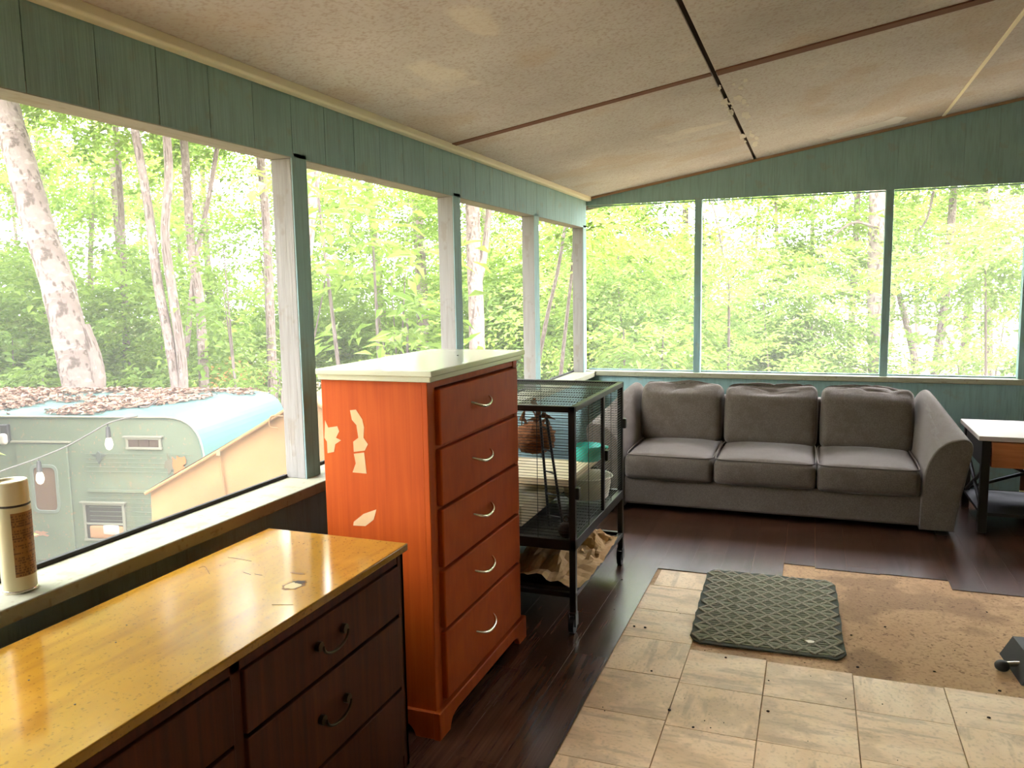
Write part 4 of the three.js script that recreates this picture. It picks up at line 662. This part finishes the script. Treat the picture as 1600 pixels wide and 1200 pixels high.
// ------------------------------------------------------------------ small shed among the trees
{
  const p = at(368, 615, 29), w = 1.7, h = 0.85, t = thing('garden_shed', 'small orange-brown shed with a pale gable roof far among the trees', 'shed', [p.x, groundY(p.x, p.z), p.z], 0.5), wm = std({ color: 0xc9814f, roughness: 0.9 });
  part('walls', extrude([[-w / 2, -0.1], [w / 2, -0.1], [w / 2, h], [0, h + 0.5], [-w / 2, h]], 1.6).translate(0, 0, -1.6), wm, t); for (const s of [-1, 1]) part('roof_slope', box(Math.hypot(w / 2, 0.5) + 0.15, 0.05, 1.8, 0, 0, 0).rotateZ(-s * Math.atan2(0.5, w / 2)).translate(s * (w / 4 + 0.03), h + 0.27, -0.8), M.white, t);
  part('doorway', box(0.6, 0.7, 0.03, 0, 0.35, 0.01), std({ color: 0xa86a44, roughness: 0.9 }), t);
}

// ------------------------------------------------------------------ trees
function leafGeo(out, M4, L, W, droop) {
  const P = [[0, 0, 0], [-W / 2, 0.1 * L, 0.42 * L], [0, 0, 0.45 * L], [0, -droop * L, L], [W / 2, 0.1 * L, 0.42 * L]].map((a) => V(...a).applyMatrix4(M4));
  for (const [a, b, c] of [[0, 2, 1], [1, 2, 3], [0, 4, 2], [2, 4, 3]]) for (const k of [a, b, c]) out.push(P[k].x, P[k].y, P[k].z);
}
function sprayGeo(s, n, size, leafL, leafW) {
  seed = s; const P = [], e = new THREE.Euler(), q = new THREE.Quaternion(), m = new THREE.Matrix4();
  for (let b = 0; b < 5; b++) {
    const yaw = (b - 2) * 0.5 + rr(-0.2, 0.2), len = size * (b === 2 ? 1 : rr(0.55, 0.85)), st = b === 2 ? 0 : size * rr(0.05, 0.3), pitch = rr(-0.35, 0.1), up = rr(-0.06, 0.06);
    for (let i = 0; i < n / 5; i++) {
      const t = (i + 0.6) / (n / 5), d = t * len, x = Math.sin(yaw) * d, z = st + Math.cos(yaw) * d, y = up + Math.sin(pitch) * d - 0.12 * d * d / size;
      e.set(rr(-0.5, 0.45), yaw + (i % 2 ? 1 : -1) * rr(0.5, 1.1), rr(-0.5, 0.5), 'YXZ'); m.compose(V(x, y, z), q.setFromEuler(e), V(1, 1, 1).multiplyScalar(rr(0.75, 1.25))); leafGeo(P, m, leafL, leafW, 0.12);
    }
    // the twig itself
    const a = V(0, up * 0.3, st * 0.8), c = V(Math.sin(yaw) * len, up + Math.sin(pitch) * len - 0.12 * len * len / size, st + Math.cos(yaw) * len), w = 0.004; P.push(a.x - w, a.y, a.z, a.x + w, a.y, a.z, c.x, c.y, c.z);
  }
  const g = new THREE.BufferGeometry(); g.setAttribute('position', new THREE.Float32BufferAttribute(P, 3)); g.computeVertexNormals(); return g;
}
const SPRAYS = [sprayGeo(11, 40, 0.6, 0.105, 0.052), sprayGeo(12, 45, 0.65, 0.095, 0.05), sprayGeo(13, 40, 0.6, 0.12, 0.05), sprayGeo(14, 20, 0.7, 0.2, 0.075)];
const LEAF_GREEN = [[0.113, 0.195, 0.026], [0.185, 0.27, 0.042]];   // one leaf colour for the whole wood, leaves varying a little
function foliage(parent, blobs, variant, s, name = 'foliage') {
  seed = s; let N = 0; for (const b of blobs) N += b.n;
  const im = new THREE.InstancedMesh(SPRAYS[variant], M.leaf, N), m = new THREE.Matrix4(), q = new THREE.Quaternion(), e = new THREE.Euler(), c = new THREE.Color(); im.name = name; im.userData.kind = 'stuff'; let i = 0;
  for (const b of blobs) for (let k = 0; k < b.n; k++) {
    const u = rr(-1, 1), th = rr(0, Math.PI * 2), r = Math.pow(rnd(), 0.45), sxy = Math.sqrt(1 - u * u), d = V(sxy * Math.cos(th), u, sxy * Math.sin(th));
    const p = V(b.c.x + d.x * r * b.r[0], b.c.y + d.y * r * b.r[1], b.c.z + d.z * r * b.r[2]);
    e.set(rr(-0.15, 0.5), Math.atan2(d.x, d.z) + rr(-1.1, 1.1), rr(-0.4, 0.4), 'YXZ'); m.compose(p, q.setFromEuler(e), V(1, 1, 1).multiplyScalar(b.s * rr(0.7, 1.3))); im.setMatrixAt(i, m);
    const g = LEAF_GREEN, t = rnd(), w = rr(0.85, 1.15); c.setRGB(lerp(g[0][0], g[1][0], t) * w, lerp(g[0][1], g[1][1], t) * w, lerp(g[0][2], g[1][2], t) * w); im.setColorAt(i, c); i++;
  }
  parent.add(im); return im;
}
function tree(name, label, category, base, stems, blobs, { variant = 0, s = 1, group } = {}) {
  const t = thing(name, label, category, [base.x, base.y, base.z], 0, group), loc = (p) => p.clone().sub(base);
  stems.forEach(([pts, radii], i) => part(i ? 'stem' : 'trunk', limb(pts.map(loc), radii, Math.max(8, pts.length * 5), 9, 0.05), M.bark, t));
  if (blobs.length) foliage(t, blobs.map((b) => ({ ...b, c: loc(b.c) })), variant, s);
  return t;
}
// trunk traced through pixels at one distance, carried down to the ground and up out of the frame
function traced(pix, D, up = 5) { const P = pix.map(([a, b]) => at(a, b, D)), b0 = P[0], b1 = P[1], dir = b0.clone().sub(b1).normalize(), g = groundY(b0.x, b0.z), lowest = b0.clone().addScaledVector(dir, dir.y < -0.2 ? (b0.y - g) / -dir.y * 0.999 : 0); lowest.y = g - 0.05; const a = P[P.length - 2], z = P[P.length - 1], e = z.clone().addScaledVector(z.clone().sub(a).normalize(), up); return [lowest, ...P, e]; }
const taper = (n, a, b) => Array.from({ length: n }, (_, i) => lerp(a, b, i / (n - 1)));
const crownAt = (px, py, D, r, n, s = 1) => ({ c: at(px, py, D), r: Array.isArray(r) ? r : [r, r, r], n, s });
const add = (name, label, px, D, r0, r1, blobs, o = {}, more = []) => { const P = traced(px, D, o.up ?? 5); tree(name, label, 'tree', P[0], [[P, taper(P.length, r0, r1)], ...more.map(([q, d, a, b]) => { const Q = q.map(([x, y]) => at(x, y, d)); return [Q, taper(Q.length, a, b)]; })], blobs, o); };

add('leaning_tree', 'thick pale grey trunk leaning over behind the camper', [[130, 622], [112, 540], [88, 440], [58, 350], [30, 245], [8, 170]], 13, 0.3, 0.2, [crownAt(-60, -60, 13, [3.5, 2.2, 3.5], 150, 1.4), crownAt(60, 60, 14, [2.5, 1.2, 2.5], 70, 1.3), { c: V(-9, 6.5, -8.5), r: [3, 1.2, 2.6], n: 170, s: 1.5 }], { s: 301 }, [[[[140, 640], [150, 600], [146, 560], [128, 510]], 13.05, 0.16, 0.12]]);  // crown above the camper is out of view, added to shade it
add('twin_stem_tree', 'slender pale tree whose two stems part low down beside the camper roof', [[278, 622], [262, 520], [247, 445], [230, 315], [210, 198]], 12.5, 0.085, 0.06, [crownAt(240, 60, 12.5, [2.2, 1.4, 2.2], 110, 1.3), { c: V(-6.5, 6.4, -6.5), r: [2.8, 1.1, 2.6], n: 170, s: 1.5 }, { c: V(-7.2, 7.4, -9.8), r: [2.6, 1, 2.2], n: 150, s: 1.5 }, { c: V(-10, 7.8, -10.8), r: [2.6, 1, 2.2], n: 130, s: 1.5 }], { s: 302 }, [[[[288, 640], [284, 560], [271, 466], [258, 367], [264, 272], [260, 202], [256, 120]], 12.5, 0.08, 0.06]]);  // crowns over the camper roof are unseen, added to block sun and sky
add('forked_tree', 'pale slender tree forking beside the twin stems', [[320, 622], [316, 530], [312, 466], [299, 388], [294, 315], [288, 228]], 15, 0.1, 0.07, [crownAt(320, 130, 15, [2.4, 1.6, 2.4], 110, 1.4)], { s: 303 }, [[[[290, 560], [296, 500], [307, 400], [325, 315], [340, 228], [352, 150]], 15, 0.055, 0.04]]);
add('straight_pale_tree', 'straight pale trunk just beside the nearest porch post', [[426, 600], [422, 480], [416, 350], [407, 245]], 16, 0.1, 0.08, [crownAt(420, 120, 16, [2.4, 1.4, 2.4], 90, 1.4)], { s: 304 });
add('post_tree', 'brown trunk half hidden behind the nearest porch post', [[458, 620], [466, 480], [478, 340], [488, 250]], 11.6, 0.17, 0.13, [{ c: V(-4.6, 6, -5), r: [2.4, 1, 2.6], n: 130, s: 1.4 }, { c: V(-9, 7.5, -4), r: [2.8, 1, 2.6], n: 150, s: 1.6 }], { s: 305 });  // crowns sit apart from this trunk, added unseen to shade tent and camper
add('dim_trunk_tree', 'faint pale trunk in the leaves between the first two posts', [[662, 600], [660, 480], [652, 330]], 24, 0.2, 0.16, [crownAt(655, 200, 24, [3, 2, 3], 90, 1.8)], { s: 306 });
add('brown_trunk_tree', 'sturdy brown trunk forking between the second and third posts', [[746, 600], [744, 480], [740, 400], [738, 320]], 14, 0.15, 0.12, [crownAt(745, 210, 14, [2.2, 1.2, 2.2], 80, 1.4)], { s: 307 }, [[[[748, 440], [756, 400], [762, 350], [766, 300]], 14, 0.07, 0.05]]);
add('leaning_sapling', 'thin leaning sapling stem between the third and corner posts', [[846, 540], [858, 480], [870, 430], [882, 360]], 7.5, 0.022, 0.014, [crownAt(880, 350, 7.6, [0.6, 0.4, 0.6], 14, 0.8)], { s: 308, up: 1.5 });
add('bent_sapling', 'thin pale upright sapling close to the corner post', [[876, 585], [884, 510], [893, 430], [897, 370]], 7.4, 0.02, 0.012, [crownAt(897, 350, 7.6, [0.5, 0.4, 0.5], 12, 0.8)], { s: 309, up: 1.5 });
add('thin_sapling', 'very thin dark sapling rising before the end screens', [[1138, 590], [1139, 500], [1138, 435], [1131, 400], [1123, 362]], 9, 0.018, 0.01, [crownAt(1140, 400, 9, [0.9, 0.9, 0.8], 26, 0.8)], { s: 310, up: 1 });
add('broad_trunk_tree', 'broad pale straight trunk seen beside an upright of the end wall', [[1371, 590], [1370, 480], [1371, 380], [1372, 300]], 15, 0.17, 0.155, [crownAt(1370, 120, 15, [3, 1.8, 3], 110, 1.5)], { s: 311 }, [[[[1376, 360], [1337, 347], [1300, 370], [1278, 390]], 14.9, 0.03, 0.012]]);
add('crooked_tree', 'short crooked pinkish trunk beside the gravel drive', [[1432, 592], [1427, 550], [1420, 520], [1410, 480]], 19, 0.11, 0.06, [crownAt(1405, 400, 19, [1.6, 1.4, 1.6], 50, 1.3)], { s: 312, up: 2 });
add('grey_trunk_tree', 'grey slightly curved trunk standing in front of the gravel drive', [[1460, 592], [1470, 520], [1477, 470], [1486, 350], [1490, 300]], 17, 0.1, 0.07, [crownAt(1480, 170, 17, [2.4, 1.8, 2.4], 90, 1.5)], { s: 313 }, [[[[1478, 250], [1460, 295], [1448, 343], [1430, 367]], 16.5, 0.035, 0.015]]);
add('thin_grey_tree', 'thin grey trunk at the far side of the leaning trunk', [[146, 560], [143, 480], [141, 423], [143, 362]], 22, 0.1, 0.06, [crownAt(150, 300, 22, [2, 1.4, 2], 60, 1.7)], { s: 314 });
add('dark_slim_tree', 'slim brownish trunk standing between the leaning trunk and the twin stems', [[198, 560], [197, 500], [188, 420], [182, 340]], 20, 0.1, 0.07, [crownAt(185, 270, 20, [2, 1.3, 2], 60, 1.7)], { s: 315 });

// leafy young growth close to the porch
const bush = (name, label, px, py, D, blobs, o) => { const p = at(px, py, D), b = V(p.x, groundY(p.x, p.z), p.z), stems = [0, 1, 2].map((k) => { const c = blobs[k % blobs.length].c; return [[V(b.x + (k - 1) * 0.08, b.y - 0.05, b.z), b.clone().lerp(c, 0.5).add(V((k - 1) * 0.15, 0, 0)), c.clone().add(V((k - 1) * 0.2, 0.2, 0))], [0.03, 0.02, 0.008]]; }); tree(name, label, o.category ?? 'bush', b, stems, blobs, o); };
bush('broadleaf_sapling', 'young tree with long drooping leaves just outside the second opening', 600, 560, 5.8, [crownAt(530, 300, 5.8, [0.25, 0.3, 0.4], 8, 0.7), crownAt(585, 430, 5.8, [0.35, 0.5, 0.4], 12, 0.7), crownAt(600, 540, 5.9, [0.3, 0.3, 0.4], 9, 0.65)], { s: 321, variant: 3, category: 'tree' });
bush('hanging_leaf_sapling', 'young leafy tree standing between the shed and the nearest post', 380, 560, 12.6, [crownAt(365, 390, 12.6, [0.5, 0.4, 0.5], 9, 0.8), crownAt(350, 470, 12.6, [0.5, 0.4, 0.5], 9, 0.8), crownAt(425, 590, 12.6, [0.35, 0.35, 0.4], 10, 0.7)], { s: 322, variant: 3, category: 'tree' });
bush('corner_bush', 'large leafy bush just outside the corner of the porch', 990, 590, 9.5, [crownAt(990, 400, 10, [1.5, 1.0, 1.2], 120, 0.8), crownAt(1020, 520, 9.5, [1.3, 0.8, 1.0], 110, 0.75), crownAt(940, 470, 9.5, [0.8, 1.2, 0.8], 60, 0.8)], { s: 323, variant: 1 });
bush('bigleaf_plant', 'broad-leaved plant below the corner screens', 1005, 580, 8, [crownAt(1005, 545, 8, [0.45, 0.35, 0.4], 34, 0.6), crownAt(1000, 640, 8, [0.5, 0.4, 0.4], 20, 0.7)], { s: 324, variant: 3 });
bush('low_branch_tree', 'leafy tree outside the screens above the end table', 1580, 560, 9, [crownAt(1570, 420, 9, [0.9, 0.4, 0.8], 60, 0.8), crownAt(1640, 380, 9.2, [0.9, 0.7, 0.8], 60, 0.8), crownAt(1560, 560, 12, [0.9, 0.5, 0.8], 50, 0.9)], { s: 325, variant: 2, category: 'tree' });
bush('roadside_tree', 'loose leafy tree between the gravel drive and the end screens', 1540, 590, 20, [crownAt(1430, 360, 22, [2.6, 1.2, 2], 70, 1.3), crownAt(1530, 350, 20, [2.2, 1.3, 2], 80, 1.3), crownAt(1560, 470, 19, [1.8, 0.9, 1.6], 60, 1.2), crownAt(1420, 460, 22, [1.4, 0.8, 1.4], 36, 1.2)], { s: 327, variant: 0, category: 'tree' });
bush('screen_maple', 'broad spreading leafy tree behind the nearest post', 450, 600, 19, [crownAt(400, 280, 19, [2, 1.2, 2], 70, 1.3), crownAt(440, 400, 20, [2, 1.2, 2], 70, 1.3), crownAt(520, 330, 20, [2, 1.3, 2], 70, 1.3)], { s: 328, variant: 0, category: 'tree' });
bush('gap_maple', 'spreading leafy tree behind the first two posts', 620, 600, 21, [crownAt(580, 350, 22, [2.2, 1.3, 2], 60, 1.3), crownAt(640, 290, 21, [2, 1.1, 2], 60, 1.3), crownAt(600, 440, 21, [2, 1, 2], 50, 1.3), crownAt(760, 360, 24, [2, 1.6, 2], 50, 1.3)], { s: 329, variant: 1, category: 'tree' });
bush('dense_shrub', 'dense shrub behind the middle end screen', 1230, 590, 14, [crownAt(1210, 480, 14, [1.8, 1.4, 1.4], 150, 0.9), crownAt(1280, 540, 14.5, [1.4, 0.9, 1.2], 110, 0.9), crownAt(1270, 380, 16, [1.8, 1.2, 1.4], 90, 1.1)], { s: 326, variant: 2 });

// the forest behind: many alike trees and shrubs, plus unseen trees added for shade
{
  const head = (px) => YAW - Math.atan((px - 800) / FOCAL);
  const k = ['forest_tree', 'leafy forest tree further back among the others'];
  const KEEP = scene.children.filter((o) => o.userData.category === 'tree' || o.userData.category === 'shed' || o.userData.category === 'camper').map((o) => [o.position.x, o.position.z, o.userData.category === 'tree' ? 1.6 : 4.2]), near = (x, z) => KEEP.some(([a, b, d]) => Math.hypot(a - x, b - z) < d);
  for (let i = 0; i < 62; i++) {
    seed = 9000 + i * 31; const f = (i * 0.61803) % 1, h = lerp(-0.55, 1.5, f), r = 17 + 34 * ((i * 0.4142 + 0.2) % 1), x = -Math.sin(h) * r, z = -Math.cos(h) * r, y = groundY(x, z), drive = h < -0.02 && h > -0.32 && r > 20; if (near(x, z)) continue;
    const H = rr(8, 14) * (0.75 + r / 80), rad = rr(0.07, 0.17), lean = rr(-0.8, 0.8), b = V(x, y, z), top = V(x + lean, y + H, z + rr(-0.6, 0.6)), mid = b.clone().lerp(top, 0.5).add(V(rr(-0.3, 0.3), 0, rr(-0.3, 0.3)));
    const blobs = []; const nb = 4; for (let q = 0; q < nb; q++) { const t = lerp(drive ? 0.5 : 0.3, 1, q / (nb - 1)); blobs.push({ c: b.clone().lerp(top, t).add(V(rr(-1.4, 1.4), 0, rr(-1.4, 1.4))), r: [rr(1.6, 2.8), rr(0.9, 1.6), rr(1.6, 2.8)], n: 50, s: 1.3 + r / 45 }); }
    tree(k[0], k[1], 'tree', V(b.x, b.y - 0.05, b.z), [[[V(b.x, b.y - 0.05, b.z), mid, top], [rad, rad * 0.8, rad * 0.3]]], blobs, { variant: i % 3, s: 700 + i, group: 'forest trees behind the porch' });
  }
  for (let i = 0; i < 9; i++) {  // unseen trees added close to the camper to block its sky light
    seed = 12000 + i * 23; const x = -6.9 - i * 0.75 + rr(-0.2, 0.2), z = -3.5 + (i % 2) * 0.9 - i * 0.06 + rr(-0.2, 0.2), y = groundY(x, z), b = V(x, y - 0.05, z), H = rr(4.6, 6), top = V(x, y + H, z), blobs = [];
    for (let q = 0; q < 4; q++) blobs.push({ c: b.clone().lerp(top, lerp(0.25, 0.95, q / 3)), r: [1.0 - q * 0.12, 0.9, 1.0 - q * 0.12], n: 70, s: 1.1 });
    tree('camper_blocker_tree', 'bushy young tree added out of view to keep sky light off the camper', 'tree', b, [[[b, b.clone().lerp(top, 0.5), top], [0.06, 0.05, 0.02]]], blobs, { variant: i % 3, s: 800 + i, group: 'added light-blocking trees beyond the camper door' });
  }
  for (let i = 0; i < 12; i++) {  // unseen trees added to cut low sky light on posts and chest
    seed = 15000 + i * 29; const h = lerp(1.7, 2.75, (i + 0.5) / 12), r = 12 + 7 * ((i * 0.4142 + 0.5) % 1), x = -Math.sin(h) * r - 1.5, z = -Math.cos(h) * r, y = groundY(x, z), b = V(x, y - 0.05, z), H = rr(8, 11), top = V(x + rr(-0.5, 0.5), y + H, z + rr(-0.5, 0.5)), blobs = [];
    for (let q = 0; q < 4; q++) blobs.push({ c: b.clone().lerp(top, lerp(0.25, 1, q / 3)).add(V(rr(-0.8, 0.8), 0, rr(-0.8, 0.8))), r: [2.5, 1.5, 2.5], n: 80, s: 1.6 });
    tree('yard_blocker_tree', 'leafy tree added out of view past the low dresser to block low sky light', 'tree', b, [[[b, b.clone().lerp(top, 0.5), top], [0.15, 0.12, 0.05]]], blobs, { variant: i % 3, s: 900 + i, group: 'added light-blocking trees at the edge of the yard' });
  }
  const sk = ['forest_shrub', 'leafy green shrub on the forest floor'];
  for (let i = 0; i < 130; i++) {
    seed = 4000 + i * 17; const f = (i * 0.61803 + 0.3) % 1, h = i < 70 ? lerp(-0.45, 1.35, f) : lerp(0.12, 1.2, f), r = 15 + 30 * ((i * 0.4142 + 0.7) % 1), x = -Math.sin(h) * r, z = -Math.cos(h) * r, y = groundY(x, z); if (h < 0.01 && h > -0.3 && r > 20) continue; if (near(x, z)) continue;
    const b = V(x, y, z), hh = i < 70 ? rr(1.2, 3.2) : rr(2.6, 5.4); const blobs = [{ c: V(x, y + hh * 0.45, z), r: [rr(1.2, 2.0), hh * 0.5, rr(1.2, 2.0)], n: 80, s: 1.1 + r / 50 }, { c: V(x + rr(-1, 1), y + hh * 0.8, z + rr(-1, 1)), r: [rr(0.8, 1.4), hh * 0.35, rr(0.8, 1.4)], n: 40, s: 1.1 + r / 50 }];
    tree(sk[0], sk[1], 'shrub', V(x, y - 0.05, z), [[[V(x, y - 0.05, z), V(x + 0.1, y + hh * 0.4, z), V(x + 0.2, y + hh * 0.9, z)], [0.03, 0.02, 0.01]]], blobs, { variant: (i + 1) % 3, s: 1700 + i, group: 'shrubs on the forest floor' });
  }
}

scene.traverse((o) => { if (o.isMesh) { o.castShadow = true; o.receiveShadow = true; } });
sun.castShadow = true;
renderer.render(scene, camera);
